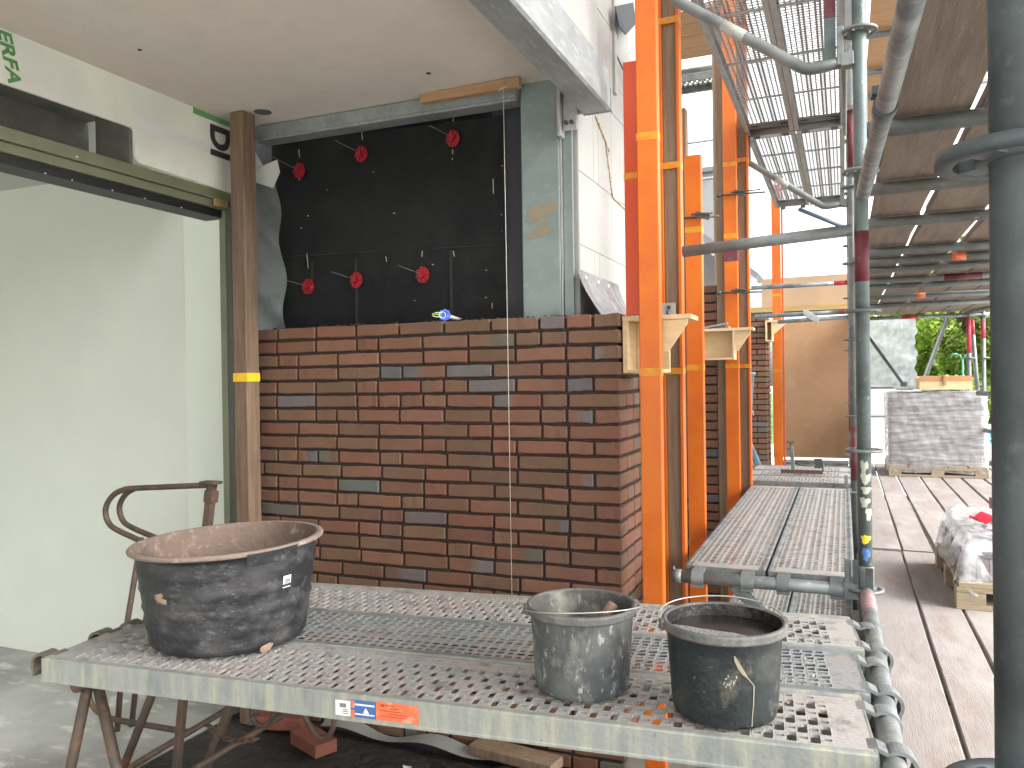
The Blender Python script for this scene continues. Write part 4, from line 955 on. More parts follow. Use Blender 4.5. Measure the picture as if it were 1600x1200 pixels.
# ------------------------------------------------------------------ brick pallets
def pack(mb, x0, x1, y0, y1, z0, z1, seed, cs, half=False):
    q = random.Random(seed); row = 0; z = z0
    while z < z1 - .02:
        mode = q.random(); x = x0; h = min(.105, z1 - z)
        while x < x1 - .02:
            w = .21 if q.random() < .5 else .105; w = min(w, x1 - x)
            if q.random() < .5:
                k = max(1, round(w / .053)); ww = w / k
                for i in range(k):
                    c = q.choice(cs); s = q.uniform(.85, 1.12); mb.box(x + i * ww + .001, x + (i + 1) * ww - .001, y0 + q.uniform(0, .012), y1, z + .001, z + h - .001, 0, tuple(a * s for a in c))
            else:
                for i in range(2):
                    c = q.choice(cs); s = q.uniform(.85, 1.12); mb.box(x + .001, x + w - .001, y0 + q.uniform(0, .012), y1, z + i * h / 2 + .001, z + (i + 1) * h / 2 - .001, 0, tuple(a * s for a in c))
            x += w
        z += h
def pallet(t, x0, x1, y0, y1, z0, h=.12):
    mb = MB(); n = 5
    for i in range(n):
        a = x0 + (x1 - x0) * i / n; mb.box(a + .01, a + (x1 - x0) / n - .01, y0, y1, z0 + h - .022, z0 + h)
    for k in (0, .5, 1):
        yy = y0 + (y1 - y0 - .1) * k
        mb.box(x0, x1, yy, yy + .1, z0 + h - .045, z0 + h - .0225); mb.box(x0, x1, yy, yy + .1, z0, z0 + .022)
        for i in range(3):
            a = x0 + (x1 - x0 - .12) * i / 2; mb.box(a, a + .12, yy + .002, yy + .098, z0 + .0225, z0 + h - .0455)
    mb.build('pallet', PALLETW, t, .002)
GB = 'plastic wrapped brick pallets on the planks'
CS = [(.27, .245, .245), (.22, .20, .205), (.31, .28, .275), (.18, .165, .175)]
t = thing('brick_pallet', (.9, 9.9, .45), 'tall plastic wrapped stack of grey bricks at the far end of the planks', 'brick pallet', GB)
pallet(t, .43, 1.36, 9.42, 10.35, .4525)
mb = MB(); pack(mb, .465, 1.325, 9.455, 10.31, .575, 1.335, 21, CS); mb.build('bricks', PACK, t)
def wrapf(x0, x1, y0, y1, z0, z1, amp, seed):
    q = random.Random(seed); ph = [q.uniform(0, 6) for _ in range(8)]
    per = [(x0, y1), (x0, y0), (x1, y0), (x1, y1)]; L = [y1 - y0, x1 - x0, y1 - y0]; T = sum(L)
    def f(u, v):
        s = u * T; x = y = 0
        if s < L[0]: x, y, nx, ny = x0, y1 - s, -1, 0
        elif s < L[0] + L[1]: x, y, nx, ny = x0 + s - L[0], y0, 0, -1
        else: x, y, nx, ny = x1, y0 + s - L[0] - L[1], 1, 0
        d = .008 + amp * (.5 + .5 * math.sin(v * 26 + 1.5 * math.sin(s * 5 + ph[0]) + ph[1])) * (.5 + .5 * math.sin(s * 9 + v * 4 + ph[2])) + amp * .6 * math.sin(s * 31 + v * 11 + ph[3]) ** 2
        return (x + nx * d, y + ny * d, z0 + (z1 - z0) * v + .006 * math.sin(s * 12 + ph[4]))
    return f
mb = MB(); mb.grid(wrapf(.445, 1.345, 9.435, 10.335, .50, 1.345, .014, 3), 90, 60)
mb.grid(lambda u, v: (.45 + .89 * u, 9.44 + .88 * v, 1.345 + .012 * math.sin(u * 9 + v * 5) + .016 * max(0, math.sin(u * 5 - 1)) * (1 - v)), 24, 16)
mb.build('film', FILM, t)
t = thing('tray', (.98, 9.8, 1.37), 'shallow orange brown plywood tray with a divider on the tall wrapped bricks', 'tray')
mb = MB(); x0, x1, ya, yb, za, zb = .735, 1.225, 9.46, 9.95, 1.372, 1.515
mb.box(x0, x1, ya, ya + .015, za, zb - .055); mb.box(x0, x1, yb, yb + .015, za, zb); mb.box(x0, x0 + .015, ya + .0155, yb - .001, za, zb - .02); mb.box(x1 - .015, x1, ya + .0155, yb - .001, za, zb - .02); mb.box(x0 + .016, x1 - .016, ya + .016, yb - .001, za, za + .012)
mb.build('box', PLY, t, .001)
mb = MB(); mb.box(x0, x1, ya - .003, ya + .012, zb - .054, zb); mb.build('front_lip', M('lip_wood', (.45, .24, .10), .7), t, .001)
mb = MB(); mb.box(.958, .985, ya - .02, yb - .001, za + .045, zb + .006); mb.build('divider', LATH, t, .001)
t = thing('zinc_tray', (.6, 9.7, 1.37), 'small grey metal tray left on the tall wrapped bricks', 'tray')
mb = MB(); mb.box(.52, .68, 9.55, 9.75, 1.368, 1.378); mb.box(.50, .70, 9.53, 9.545, 1.379, 1.405); mb.box(.50, .70, 9.75, 9.765, 1.379, 1.405); mb.build('pan', STEELP, t, .002)

t = thing('brick_pallet', (.95, 4.7, .45), 'low half used brick pallet under crumpled plastic near the dark post', 'brick pallet', GB)
pallet(t, .47, 1.42, 4.20, 5.15, .4525, .125)
mb = MB(); pack(mb, .505, 1.39, 4.24, 5.12, .58, .715, 31, CS); q = random.Random(9)
for i in range(9):
    x, y = q.uniform(.55, 1.2), q.uniform(4.5, 5.0); mb.bar((x, y, .742), (x + .2, y + q.uniform(-.05, .05), .744), .1, .05, (0, 0, 1), 0, q.choice(CS))
mb.build('bricks', PACK, t)
def crump(u, v):
    x, y = .475 + .97 * u, 4.215 + .95 * v; e = min(u, 1 - u, v, 1 - v)
    f = math.sin(u * 9 + 2 * math.sin(v * 5)) * math.sin(v * 8 - 1.5 * math.sin(u * 6))
    z = .752 + .020 * f + .016 * (1 - abs(math.sin(u * 16 + v * 9 + 2 * f))) ** 2 + .012 * (1 - abs(math.sin(v * 21 - u * 13 + f))) ** 2 + .05 * v
    if e < .05: z -= (.05 - e) * 4.6 * (.75 + .25 * math.sin(u * 19 + v * 23))
    w = .02 * (e < .04)
    return (x - w * (u < .1) * math.sin(v * 31), y - w * (v < .1) * math.sin(u * 27), z)
MB().grid(crump, 80, 80).build('film', FILMP, t)
rp = M('red_wrap', (.62, .03, .06), .5)
for (x, y, z, w, d, r) in ((.56, 4.50, .84, .11, .05, .2), (1.06, 4.86, .85, .26, .09, .15)):
    mb = MB(); mb.grid(lambda u, v: (x + w * u + r * .1 * v, y + d * v, z - .02 + .018 * math.sin(u * 7 + v * 5) + .02 * v), 8, 6); mb.build('red_wrapper', rp, t)
t = thing('hollow_brick', (.84, 4.78, .84), 'hollow reddish brick frame lying on the crumpled plastic', 'brick')
mb = MB(); A = (.75, 4.68); ca, sa = math.cos(R(14)), math.sin(R(14))
def hb_(x0, x1, y0, y1, z0, z1):
    vs = [(A[0] + ca * x - sa * y, A[1] + sa * x + ca * y, z) for x in (x0, x1) for y in (y0, y1) for z in (z0, z1)]
    mb.add(vs, [(0, 1, 3, 2), (4, 6, 7, 5), (0, 4, 5, 1), (2, 3, 7, 6), (0, 2, 6, 4), (1, 5, 7, 3)])
HBM = M('hollow_clay', (.30, .155, .125), .85, 0, [(20, (.24, .12, .10), .4, .6)])
hb_(0, .20, 0, .035, .828, .888); hb_(0, .20, .165, .20, .828, .888); hb_(0, .035, .0355, .1645, .828, .888); hb_(.165, .20, .0355, .1645, .828, .888)
mb.build('clay_frame', HBM, t, .003)

# ------------------------------------------------------------------ tub and pails
def tiltf(k, d): return lambda x, y, z: k * (x * d[0] + y * d[1]) * max(0, z) / .29
TC = (-1.685, 1.85, .8045)
t = thing('mortar_tub', TC, 'big round black mortar tub crusted with dried mortar on the platform', 'tub')
k = tiltf(.035, (.9, .4)); mb = MB()
prof = [(.001, .004), (.19, .003), (.207, .004), (.217, .012)]
for i in range(1, 25):
    z = .012 + i * .0108; r = .217 + .038 * (z / .28)
    rib = (.0034 if i in (5, 10, 15, 20) else 0) + .0004 * math.sin(i * 2.1)
    prof.append((r + rib, z))
prof += [(.256, .272), (.257, .276)]
mb.lathe(prof, TC, 72, 0, k)
prof2 = [(.257, .278), (.268, .276), (.2725, .2785), (.2735, .284), (.2705, .2885), (.262, .290), (.255, .288)]
mb2 = MB(); mb2.lathe(prof2, TC, 72, 0, k)
mb3 = MB(); mb3.lathe([(.255, .289), (.250, .275), (.236, .16), (.222, .05), (.20, .035), (.001, .03)], TC, 72, 0, k)
mb.build('body', TUB, t); mb2.build('rim', TUBRIM, t); mb3.build('inside_crust', TUBIN, t)
mb = MB(); a = R(2); w = .13
def onside(a, z, off=.0015): 
    r = .217 + .038 * (z / .28) + off
    return (TC[0] + r * math.cos(a), TC[1] + r * math.sin(a), TC[2] + z)
ao = R(-9)
mb.grid(lambda u, v: onside(ao + .115 * (u - .5), .172 + .034 * v), 4, 3); lb = mb.build('price_label', LABELW, t)
mb = MB()
for i in range(7): mb.grid(lambda u, v: onside(ao - .03 + .011 * i + .005 * u, .184 + .014 * v, .0022), 1, 1)
mb.build('barcode', PRINT, lb)
mb = MB(); ao = R(-38)
mb.grid(lambda u, v: (TC[0] + (.2755 - .004 * v) * math.cos(ao + .55 * u), TC[1] + (.2755 - .004 * v) * math.sin(ao + .55 * u), TC[2] + .288 - .034 * v + .006 * u), 14, 3)
mb.build('bent_rim_edge', TUB, t)
DRYM = M('dry_mortar', (.33, .225, .165), .9, 0, [(40, (.25, .17, .12), .4, .6)]); q = random.Random(1)
for (aa, z, s) in ((R(-22), .012, .016), (R(-95), .17, .017), (R(-92), .161, .012)):
    n = 10; c = onside(aa, z, .001); pts = []
    for i in range(n):
        an = 2 * math.pi * i / n; rr_ = s * q.uniform(.7, 1.2); pts.append(onside(aa + rr_ * 1.5 * math.cos(an) / .24, z + rr_ * .8 * math.sin(an), .0016))
    MB().add([onside(aa, z, .006)] + pts, [(0, 1 + i, 1 + (i + 1) % n) for i in range(n)], 0, True).build('mortar_blob', DRYM, t)

def pail(name, c, rb_, rt, H, mats, label, wire_dir, wire_lift, rot):
    t = thing(name, c, label, 'bucket', 'mortar pails on the front deck')
    mb = MB(); pr = [(.001, .002), (rb_ - .012, .002), (rb_ - .003, .006), (rb_, .016)]
    for i in range(1, 9):
        z = .016 + (H - .05) * i / 8; pr.append((rb_ + (rt - rb_ - .006) * z / H, z))
    pr += [(rt - .0055, H - .026), (rt - .005, H - .02)]
    mb.lathe(pr, c, 56); mb.build('body', mats[0], t)
    mb = MB(); mb.lathe([(rt - .005, H - .02), (rt + .001, H - .019), (rt + .003, H - .014), (rt + .001, H - .008), (rt + .0035, H - .004), (rt + .0015, H + .001), (rt - .004, H + .002), (rt - .008, H - .002)], c, 56); mb.build('rim', mats[1], t)
    mb = MB(); mb.lathe([(rt - .008, H - .002), (rt - .010, H - .03), (rb_ - .004, .03), (.001, .025)], c, 56); mb.build('inside', mats[2], t)
    ex = Vector((math.cos(rot), math.sin(rot), 0)); ey = Vector((-math.sin(rot), math.cos(rot), 0)); C0 = Vector(c)
    for s in (-1, 1):
        mb = MB(); p = C0 + ex * s * (rt + .004) + Vector((0, 0, H - .010))
        mb.bar(p + ey * -.012, p + ey * .012, .012, .022); mb.tube([p - Vector((0, 0, .004)), p + ex * s * .009 - Vector((0, 0, .004))], .0055, 10); mb.build('ear', mats[1], t, .003)
    pts = []
    for i in range(25):
        a = math.pi * i / 24; s = math.sin(a)
        pts.append(C0 + ex * (-(rt + .010) * math.cos(a)) + ey * (wire_dir * (rt * .92) * s ** .8) + Vector((0, 0, H - .012 + wire_lift * s ** .6)))
    MB().tube(pts, .0018, 8).build('wire_handle', WIRE, t)
    return t
R22 = R(22.6)
b1 = pail('mortar_pail', (-.592, 1.838, .804), .112, .130, .203, (PAILA, PAILRIM, PAILIN), 'grey mortar smeared pail with a wooden stub inside, left of the pair', -1, .022, R22 + .1)
b2 = pail('mortar_pail', (-.254, 1.816, .804), .113, .1325, .205, (PAILB, PAILRIM, PAILIND), 'black pail holding dirty water and froth, right of the pair', 1, .030, R22)
mb = MB(); mb.disc((-.254, 1.816), .124, .804 + .178, 48); mb.build('water', WATER, b2)
mb = MB(); q = random.Random(4); n = 22; pts = []
ca = math.atan2(-1.816, .254)
P = []
for i in range(n + 1):
    a = ca - R(100) + R(165) * i / n; P.append((-.254 + .1225 * math.cos(a), 1.816 + .1225 * math.sin(a)))
p0, p1 = P[-1], P[0]
for i in range(1, 10):
    u = i / 10; bx, by = p0[0] + (p1[0] - p0[0]) * u, p0[1] + (p1[1] - p0[1]) * u
    P.append((bx + q.uniform(-.003, .003) + .008 * math.sin(u * 3.14) * -math.cos(ca), by + q.uniform(-.003, .003) + .008 * math.sin(u * 3.14) * -math.sin(ca)))
mb.add([(a, b, .804 + .1795) for a, b in P], [tuple(range(len(P)))]); mb.build('froth', FROTH, b2)
# drip of dried mortar on the black pail
def pside(a, z, off=.0012):
    r = .113 + .0135 * z / .205 + off; return (-.254 + r * math.cos(a), 1.816 + r * math.sin(a), .804 + z)
def ribbon(pts):
    mb = MB(); vs = []
    for (a, z, w) in pts: vs += [pside(a - w / .12, z), pside(a + w / .12, z)]
    mb.add(vs, [(2 * i, 2 * i + 1, 2 * i + 3, 2 * i + 2) for i in range(len(pts) - 1)], 0, True); return mb
va = math.atan2(-1.816, .254)
rbn = ribbon([(va + .17, .165, .001), (va + .20, .155, .004), (va + .27, .138, .005), (va + .34, .125, .0045), (va + .38, .12, .0018), (va + .50, .103, .0012), (va + .52, .098, .0015), (va + .52, .06, .0012), (va + .50, .03, .001), (va + .50, .012, .001)])
rbn.build('mortar_drip', M('drip_mortar', (.27, .225, .165), .9), b2)
mb = MB(); q = random.Random(12)
for i in range(26):
    a, z = va + .08 + q.gauss(0, .05), .105 + q.gauss(0, .009); s = q.uniform(.0003, .0013)
    mb.add([pside(a - s / .12, z - s * 2), pside(a + s / .12, z - s * 2), pside(a + s / .12, z + s * 2.5), pside(a - s / .12, z + s * 2.5)], [(0, 1, 2, 3)])
mb.build('white_scrape', M('grey_scrape', (.36, .37, .36), .6), b2)
t = thing('trowel', (-.56, 1.88, .86), 'wooden handled tool leaning inside the grey pail', 'trowel')
mb = MB(); mb.tube([(-.585, 1.845, .875), (-.535, 1.905, .985), (-.531, 1.909, .992)], .0155, 14, radii=[.85, 1.05, .8]); mb.build('handle', M('handle_wood', (.21, .135, .10), .7, 0, [(20, (.30, .21, .16), .5, .7)]), t)
mb = MB(); mb.tube([(-.60, 1.825, .845), (-.585, 1.845, .876)], .007, 10); mb.build('tang', RUST, t)

# crumbs of dried mortar lying on the decks
mb = MB(); q = random.Random(23)
for i in range(150):
    if i < 100: x, y = q.uniform(-1.95, -.02), q.uniform(1.78, 2.6); z = .8035; y += (x + .05) * .095
    else: x, y = q.uniform(-.56, -.02), q.uniform(3.4, 5.5); z = .803
    s_ = q.uniform(.0015, .0048); n = 6
    pts = [(x + s_ * q.uniform(.6, 1.4) * math.cos(k * 1.047), y + s_ * q.uniform(.6, 1.4) * math.sin(k * 1.047), z) for k in range(n)]
    mb.add([(x, y, z + s_ * .8)] + pts, [(0, 1 + k, 1 + (k + 1) % n) for k in range(n)])
struct(mb.build('mortar_crumbs_on_decks', M('pale_crumb', (.42, .39, .33), .9, 0, [(8, (.40, .30, .16), .5, .6)])), 'stuff')
# ------------------------------------------------------------------ brick clamp, far pail, handle, on and by the cross decks
t = thing('brick_clamp', (-.3, 6.25, .82), 'rusty brick carrying clamp standing on the cross deck', 'brick clamp')
MB().bar((-.44, 6.22, .838), (-.15, 6.22, .838), .03, .026).build('base_bar', RUST, t, .003)
mb = MB(); mb.bar((-.352, 6.23, .835), (-.368, 6.24, 1.02), .026, .02, (0, 1, 0)); mb.build('upright', GALVD, t, .003)
mb = MB(); mb.tube([(-.368, 6.24, 1.0), (-.37, 6.24, 1.045)], .008, 10); mb.tube([(-.395, 6.24, 1.058), (-.385, 6.24, 1.052), (-.37, 6.24, 1.045), (-.355, 6.24, 1.052), (-.345, 6.24, 1.058)], .0055, 8); mb.tube([(-.392, 6.24, 1.0), (-.342, 6.24, 1.0)], .0065, 8); mb.build('handle', RUST, t)
mb = MB(); mb.tube([(-.345, 6.32, .90), (-.20, 6.33, .902)], .006, 8); mb.tube([(-.345, 6.28, .892), (-.30, 6.29, .876), (-.20, 6.30, .876)], .006, 8); mb.tube([(-.15, 6.22, .845), (-.15, 6.30, .905)], .006, 8); mb.build('rods', RUST, t)
MB().bar((-.185, 6.33, .855), (-.185, 6.33, .925), .055, .01, (0, 1, 0)).build('jaw_plate', DARKTUBE, t)
t = thing('hanging_pail', (-.80, 7.5, 1.22), 'slim grey pail hanging high between the brick piers', 'bucket')
MB().lathe([(.001, 0), (.05, 0), (.055, .01), (.078, .31), (.088, .312), (.09, .33), (.08, .335), (.074, .32), (.05, .02), (.001, .018)], (-.825, 7.5, 1.245), 28).build('body', GREYP, t)
mb = MB(); mb.tube([(-.76, 7.43, 1.24), (-.755, 7.43, 1.19)], .005, 6); mb.tube([(-.91, 7.5, 1.57), (-.87, 7.55, 1.75), (-.83, 7.6, 1.8)], .004, 6); mb.build('cord', STRING, t)
t = thing('blue_level', (-.75, 7.5, .7), 'blue metal handled frame leaning between the brick piers', 'frame')
mb = MB(); mb.bar((-.80, 7.5, .97), (-.70, 7.5, .73), .02, .012, (0, 1, 0)); mb.bar((-.80, 7.46, .86), (-.745, 7.46, .70), .014, .012, (0, 1, 0)); mb.build('rod', WIRE, t)
MB().bar((-.79, 7.48, .93), (-.725, 7.48, .75), .03, .05, (0, 1, 0)).build('grip', BLUEH, t)
MB().bar((-.76, 7.46, .70), (-.685, 7.5, .735), .03, .02).build('foot', STEELP, t)

# ------------------------------------------------------------------ rusty trestle under the platform
t = thing('trestle', (-2.1, 2.1, 0), 'rusty tube trestle with bent guard rails carrying the left end of the platform', 'trestle')
def leg(p, q, w=.028): MB().bar(p, q, w, w, (0, 1, 0)).build('leg', RUST, t, .004)
def rleg(p, q, r=.0155): MB().tube([p, q], r, 12).build('leg', RUST, t)
rleg((-2.012, 1.645, .72), (-2.225, 1.64, 0)); rleg((-2.006, 1.655, .72), (-1.782, 1.65, 0))
rleg((-2.13, 2.1, .72), (-2.50, 2.1, 0), .015); leg((-2.105, 2.12, .72), (-2.19, 2.1, 0), .026); leg((-2.05, 2.5, .72), (-2.27, 2.3, .01), .03)
MB().tube([(-2.145, 2.60, .728), (-2.085, 1.60, .728)], .0215, 16).build('top_bar', RUST, t)
mb = MB(); mb.tube([(-2.018, 1.60, .70), (-2.018, 1.66, .70)], .022, 12); mb.bar((-2.02, 1.66, .742), (-1.93, 1.66, .728), .05, .006); mb.build('bracket', RUST, t)
hr = .0125
def rail_(pts, name='guard_rail'): MB().tube(pts, hr, 10, soft=4 if len(pts) > 3 else 0).build(name, RUST, t)
up = [(-2.472, 2.6, 1.122), (-2.879, 2.6, 1.093), (-2.96, 2.6, 1.082), (-3.02, 2.6, 1.055), (-3.06, 2.6, 1.01), (-3.066, 2.6, .965), (-3.04, 2.6, .922), (-2.98, 2.6, .896), (-2.872, 2.6, .866), (-2.66, 2.6, .80)]
rail_(up); rail_([(x - .01 * (x < -2.7) + .015, y + .07, z * .995 + .006) for x, y, z in up[2:8]] + [(-2.86, 2.67, .868), (-2.74, 2.67, .838)])
rail_([(-2.855, 2.6, .875), (-2.97, 2.6, .40), (-3.02, 2.6, .0)], 'guard_leg'); rail_([(-2.80, 2.66, .86), (-2.94, 2.66, .36), (-3.0, 2.66, .0)], 'guard_leg')
mb = MB(); mb.bar((-2.45, 2.6, 1.13), (-2.52, 2.6, .70), .034, .03, (0, 1, 0)); mb.bar((-2.49, 2.59, 1.135), (-2.405, 2.59, 1.135), .05, .012); mb.bar((-2.452, 2.6, 1.10), (-2.46, 2.6, 1.05), .046, .04, (0, 1, 0)); mb.build('guard_post', RUST, t, .003)
rail_([(-3.0, 2.5, .32), (-3.05, 2.5, .26), (-3.07, 2.5, .20), (-3.05, 2.5, .15), (-2.99, 2.5, .118), (-2.90, 2.5, .108), (-2.50, 2.5, .118)], 'foot_rail')
rail_([(-2.30, 2.62, .245), (-2.50, 2.15, .105)], 'brace'); rail_([(-2.03, 2.62, .255), (-2.2, 2.1, .145)], 'brace')
mb = MB(); mb.tube([(-2.0, 2.3, .74), (-2.001, 2.3, .382), (-1.996, 2.3, .335), (-1.975, 2.3, .312), (-1.945, 2.3, .312), (-1.92, 2.3, .33), (-1.87, 2.3, .42)], .0095, 10, soft=4); mb.build('hoop', RUST, t)
mb = MB(); mb.tube([(-1.80, 2.3, .44), (-1.755, 2.3, .36), (-1.72, 2.3, .318), (-1.69, 2.3, .309), (-1.662, 2.3, .325), (-1.645, 2.3, .36), (-1.64, 2.3, .44)], .0095, 10, soft=4); mb.build('hoop', RUST, t)
mb = MB()
for i in range(13):
    u = i / 12; p = Vector((-2.16, 2.25, .30)).lerp(Vector((-1.9, 2.2, .315)), u) - Vector((0, 0, .03 * math.sin(math.pi * u)))
    ax, ay = (Vector((.93, .3, 0)), Vector((0, 0, 1))) if i % 2 else (Vector((.93, .3, 0)), Vector((-.3, .93, 0)))
    mb.tube([p + ax * .014 * math.cos(k * math.pi / 5) + ay * .008 * math.sin(k * math.pi / 5) for k in range(10)], .003, 6, closed=True)
mb.build('chain', RUST, t)

# ------------------------------------------------------------------ on the dirt under the platform
rb = random.Random(17)
RED = (.17, .06, .042)
def loose(o, ang, label):
    mb = MB(); brick(mb, o, (math.cos(ang), math.sin(ang), 0), (math.sin(ang), -math.cos(ang), 0), .21, .1, .055, RED)
    one(mb, 'loose_brick', BRICK, label, 'brick', 'loose red bricks under the platform')
loose((-2.185, 2.745, .018), R(-24), 'loose red brick on the dirt with one rusty hoop in front of it')
loose((-2.42, 2.80, .016), R(16), 'loose red brick lying behind the chain')
one(MB().bar((-1.42, 3.02 - .06, .045), (-1.04, 2.90, .05), .10, .04), 'timber_offcut', TIMBER, 'old timber offcut on the dirt at the foot of the wall', 'offcut', bevel=.004)
mb = MB(); mb.grid(lambda u, v: (-2.15 + 1.0 * u, 2.91 + .05 * v - .02 * u, .03 + .03 * v * math.sin(u * 6 + 1) ** 2 + .012 * math.sin(u * 15)), 30, 4)
one(mb, 'pale_foil_strip', M('dusty_foil', (.20, .20, .185), .7), 'pale foil strip along the foot of the brick wall', 'foil')
q = random.Random(7)
for i, (x, y, s, l) in enumerate(((-1.60, 2.72, .025, 'crumpled white scrap on the dirt under the middle of the platform'), (-1.47, 2.64, .022, 'smaller white scrap nearer the pails on the dirt'), (-2.14, 2.45, .03, 'pale mortar lump on the dirt below the loose red brick'))):
    mb = MB(); n = 9; c = (x, y, .035); pts = [(x + s * q.uniform(.5, 1.3) * math.cos(k * 6.28 / n), y + s * q.uniform(.5, 1.3) * math.sin(k * 6.28 / n), .022 + q.uniform(0, .02)) for k in range(n)]
    mb.add([c] + pts, [(0, k + 1, (k + 1) % n + 1) for k in range(n)]); one(mb, 'scrap', PAPER if i < 2 else GLUE, l, 'scrap', 'scraps on the dirt')
mb = MB()
mb.grid(lambda u, v: (-1.45 + .9 * u, 2.45 + .35 * v + .05 * math.sin(u * 5), .03 + .07 * math.sin(v * math.pi) * (.6 + .4 * math.sin(u * 9 + v * 3)) + .012 * math.sin(u * 31 + v * 13)), 40, 16)
one(mb, 'black_plastic', BLACKR, 'rumpled black plastic sheet bunched on the dirt', 'plastic sheet')

# ------------------------------------------------------------------ greenery, lamp, van
def tree(x, y, h, rx, rz, zc, n, seed, label, leaf, cs):
    q = random.Random(seed); t = thing('tree', (x, y, -.02), label, 'tree', 'leafy trees beyond the scaffold')
    mb = MB(); top = (x + q.uniform(-.2, .2), y, zc + rz * .5)
    mb.tube([(x, y, -.05), (x + .05, y, zc * .4), (x, y, zc), top], .11, 12, radii=[1.2, 1, .7, .15])
    cl = []
    for i in range(46):
        a, b = q.uniform(0, 6.283), q.uniform(-1, 1); rr_ = q.uniform(.35, 1) ** .5
        c = Vector((x + rx * rr_ * math.cos(a) * math.sqrt(1 - b * b * .8), y + rx * .8 * rr_ * math.sin(a) * math.sqrt(1 - b * b * .8), zc + rz * b * rr_)); cl.append((c, q.uniform(.28, .62) * rx * .5, q.uniform(.55, 1.25)))
        if i % 4 == 0: mb.tube([(x, y, min(c.z, zc) * .75 + .3), (Vector((x, y, c.z * .8)) + c) / 2, c], .05, 6, radii=[1, .6, .2])
    mb.build('trunk', BARK, t)
    mb = MB()
    for i in range(n):
        c, s, br = q.choice(cl); d = Vector((q.gauss(0, 1), q.gauss(0, 1), q.gauss(0, 1))).normalized() * s * q.uniform(.4, 1.05) ** .6
        p = c + d; nrm = Vector((q.gauss(0, 1), q.gauss(0, 1), q.gauss(0, 1) + .8)).normalized(); u_ = nrm.orthogonal().normalized(); v_ = nrm.cross(u_)
        l = leaf * q.uniform(.6, 1.3); k = q.choice(cs); bb = br * q.uniform(.7, 1.3); k = tuple(a * bb for a in k)
        mb.add([p - u_ * l, p + v_ * l * .55, p + u_ * l, p - v_ * l * .55], [(0, 1, 2, 3)], 0, False, k)
    mb.build('crown', LEAF, t)
GR = [(.38, .52, .09), (.30, .44, .075), (.45, .56, .14), (.20, .32, .055)]
tree(2.75, 24, 8, 1.6, 2.2, 2.6, 26000, 1, 'broad light green tree just right of the white netting', .07, GR)
tree(4.6, 25, 8, 2.2, 2.2, 2.7, 26000, 2, 'leafy tree behind the two far posts with red tops', .07, GR)
tree(3.3, 31, 9, 2.6, 2.6, 2.9, 16000, 5, 'tall tree in the second row, between the two nearest trees', .10, GR)
tree(6.2, 32, 9, 2.8, 2.6, 3.0, 12000, 6, 'tall tree in the second row behind the side rails', .10, GR)
tree(7.4, 24, 8, 2.4, 2.4, 2.8, 5000, 3, 'tree rightmost beyond the scaffold, mostly behind the dark post', .11, GR)
def shrub(x, y, rx, h, n, seed, label):
    q = random.Random(seed); t = thing('shrub', (x, y, -.02), label, 'shrub', 'shrubs below the trees'); mb = MB()
    for i in range(n):
        a = q.uniform(0, 6.283); r_ = rx * q.random() ** .5; z = h * q.random() ** .8 * (1 - .4 * (r_ / rx) ** 2)
        p = Vector((x + r_ * math.cos(a), y + .6 * r_ * math.sin(a), z)); nrm = Vector((q.gauss(0, 1), q.gauss(0, 1), q.gauss(0, 1) + .6)).normalized(); u_ = nrm.orthogonal().normalized(); v_ = nrm.cross(u_)
        l = .09 * q.uniform(.6, 1.3); k = q.choice(GR); bb = q.uniform(.55, 1.1); k = tuple(c * bb for c in k)
        mb.add([p - u_ * l, p + v_ * l * .55, p + u_ * l, p - v_ * l * .55], [(0, 1, 2, 3)], 0, False, k)
    mb.build('foliage', LEAF, t)
    MB().tube([(x, y, -.05), (x, y, h * .6)], .04, 6, radii=[1, .3]).build('stem', BARK, t)
for i, (x, y, r, h, l) in enumerate(((2.4, 21, 1.0, 1.5, 'low shrub behind the wooden tray'), (3.6, 20.5, 1.1, 1.3, 'low shrub under the right far posts'), (5.4, 21, 1.5, 1.5, 'low shrub at the far right behind the dark post'))): shrub(x, y, r, h, 2600, 40 + i, l)
t = thing('street_lamp', (2.45, 22, 0), 'slim green twin armed street lamp in front of the trees', 'street lamp')
MB().tube([(2.36, 19.6, 0), (2.36, 19.6, 1.83)], .02, 10).build('pole', GREENP, t)
for s in (-1, 1):
    MB().tube([(2.36, 19.6, 1.80), (2.36 + s * .05, 19.6, 1.92), (2.36 + s * .14, 19.6, 1.95)], .012, 8).build('arm', GREENP, t)
    MB().tube([(2.36 + s * .10, 19.6, 1.95), (2.36 + s * .22, 19.6, 1.945)], .018, 8).build('lamp_head', GREENP, t)

v = thing('parked_van', (3.4, 15.5, 0), 'white parked van with a blue stripe beyond the scaffold rail', 'van')
mb = MB()
P = [(1.95, .22), (1.95, .50), (2.05, .60), (2.55, .64), (2.85, .86), (4.9, .88), (4.95, .80), (4.95, .22)]
n = len(P); mb.add([(a, 14.7, b) for a, b in P] + [(a, 16.3, b) for a, b in P], [tuple(range(n)), tuple(reversed(range(n, 2 * n)))] + [(i, i + n, (i + 1) % n + n, (i + 1) % n) for i in range(n)])
mb.build('body', CARW, v, .03)
MB().box(1.96, 4.9, 14.688, 14.697, .50, .57).build('stripe', CARB, v); MB().box(1.96, 4.9, 14.688, 14.697, .42, .47).build('stripe', CARB, v)
MB().add([(2.64, 14.69, .66), (2.88, 14.69, .83), (3.6, 14.69, .84), (3.6, 14.69, .66)], [(0, 1, 2, 3)]).build('side_window', GLASS, v)
for x in (2.45, 4.3):
    w = MB().tube([(x, 14.68, .2), (x, 14.9, .2)], .22, 24).build('wheel', TYRE, v); MB().tube([(x, 14.672, .2), (x, 14.679, .2)], .12, 20).build('hub_cap', STEELP, w)

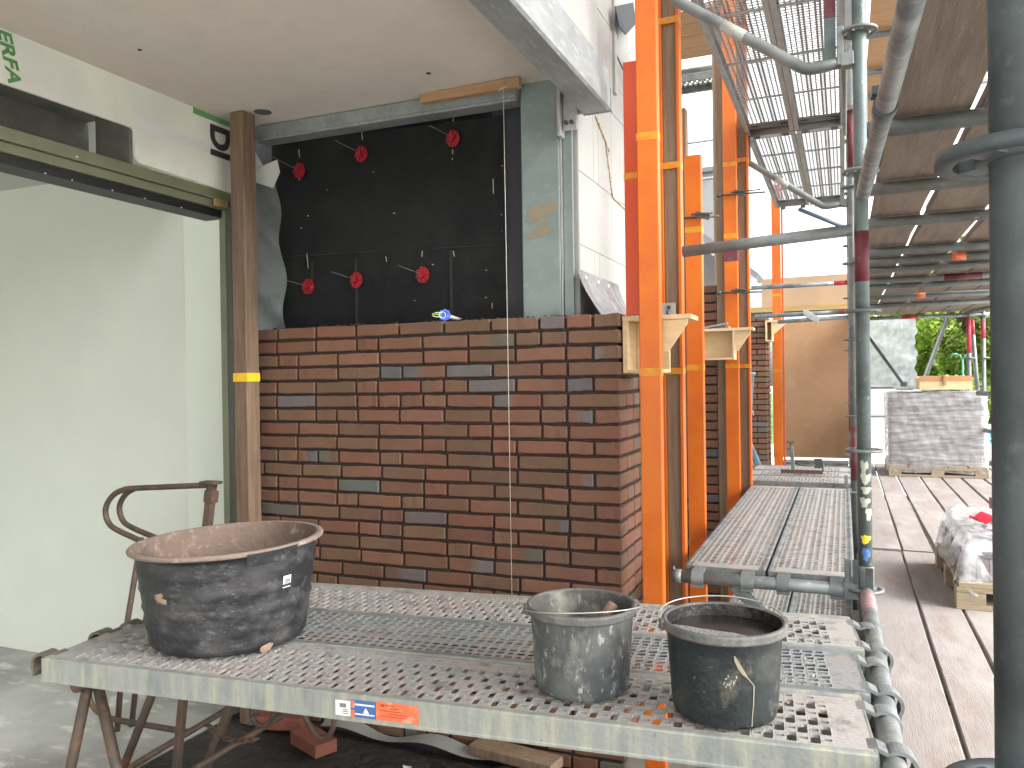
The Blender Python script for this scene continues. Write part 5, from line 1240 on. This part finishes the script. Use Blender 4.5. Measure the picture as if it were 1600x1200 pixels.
# ------------------------------------------------------------------ light
w = bpy.data.worlds.new("World"); sc.world = w; w.use_nodes = True
nt = w.node_tree; bg = nt.nodes['Background']
sky = nt.nodes.new('ShaderNodeTexSky'); sky.sky_type = 'NISHITA'; sky.sun_disc = False
EL, AZ = R(40), R(98)          # azimuth measured clockwise from +Y
sky.sun_elevation = EL; sky.sun_rotation = AZ; sky.dust_density = 4; sky.air_density = 1; sky.ozone_density = 1
hs = nt.nodes.new('ShaderNodeHueSaturation'); hs.inputs['Saturation'].default_value = .08
nt.links.new(sky.outputs[0], hs.inputs['Color']); nt.links.new(hs.outputs[0], bg.inputs[0]); bg.inputs[1].default_value = .15
sd = bpy.data.lights.new('sun', 'SUN'); sd.energy = .5; sd.angle = R(45); sd.color = (1, .96, .90)
so = bpy.data.objects.new('sun', sd); COL.objects.link(so)
dirv = Vector((math.sin(AZ) * math.cos(EL), math.cos(AZ) * math.cos(EL), math.sin(EL)))
so.rotation_euler = (-dirv).to_track_quat('-Z', 'Y').to_euler(); so.location = dirv * 30

# ------------------------------------------------------------------ camera
th, pt, rl_ = R(22.6), R(.37), R(.83)
F = Vector((-math.sin(th) * math.cos(pt), math.cos(th) * math.cos(pt), -math.sin(pt)))
Rv = Vector((math.cos(th), math.sin(th), 0)); U = Rv.cross(F)
r2 = Rv * math.cos(rl_) - U * math.sin(rl_); u2 = U * math.cos(rl_) + Rv * math.sin(rl_)
cd = bpy.data.cameras.new('camera'); cd.sensor_width = 36; cd.lens = 36 * 1247 / 1600; cd.clip_start = .05; cd.clip_end = 400
co = bpy.data.objects.new('camera', cd); COL.objects.link(co)
m3 = Matrix((r2, u2, -F)).transposed(); co.matrix_world = Matrix.Translation((0, 0, 1.55)) @ m3.to_4x4()
sc.camera = co
sc.view_settings.view_transform = 'Standard'; sc.view_settings.look = 'None'; sc.view_settings.exposure = 2.3; sc.view_settings.gamma = 1
sc.cycles.use_denoising = True; sc.cycles.max_bounces = 10; sc.cycles.diffuse_bounces = 6; sc.cycles.transparent_max_bounces = 16
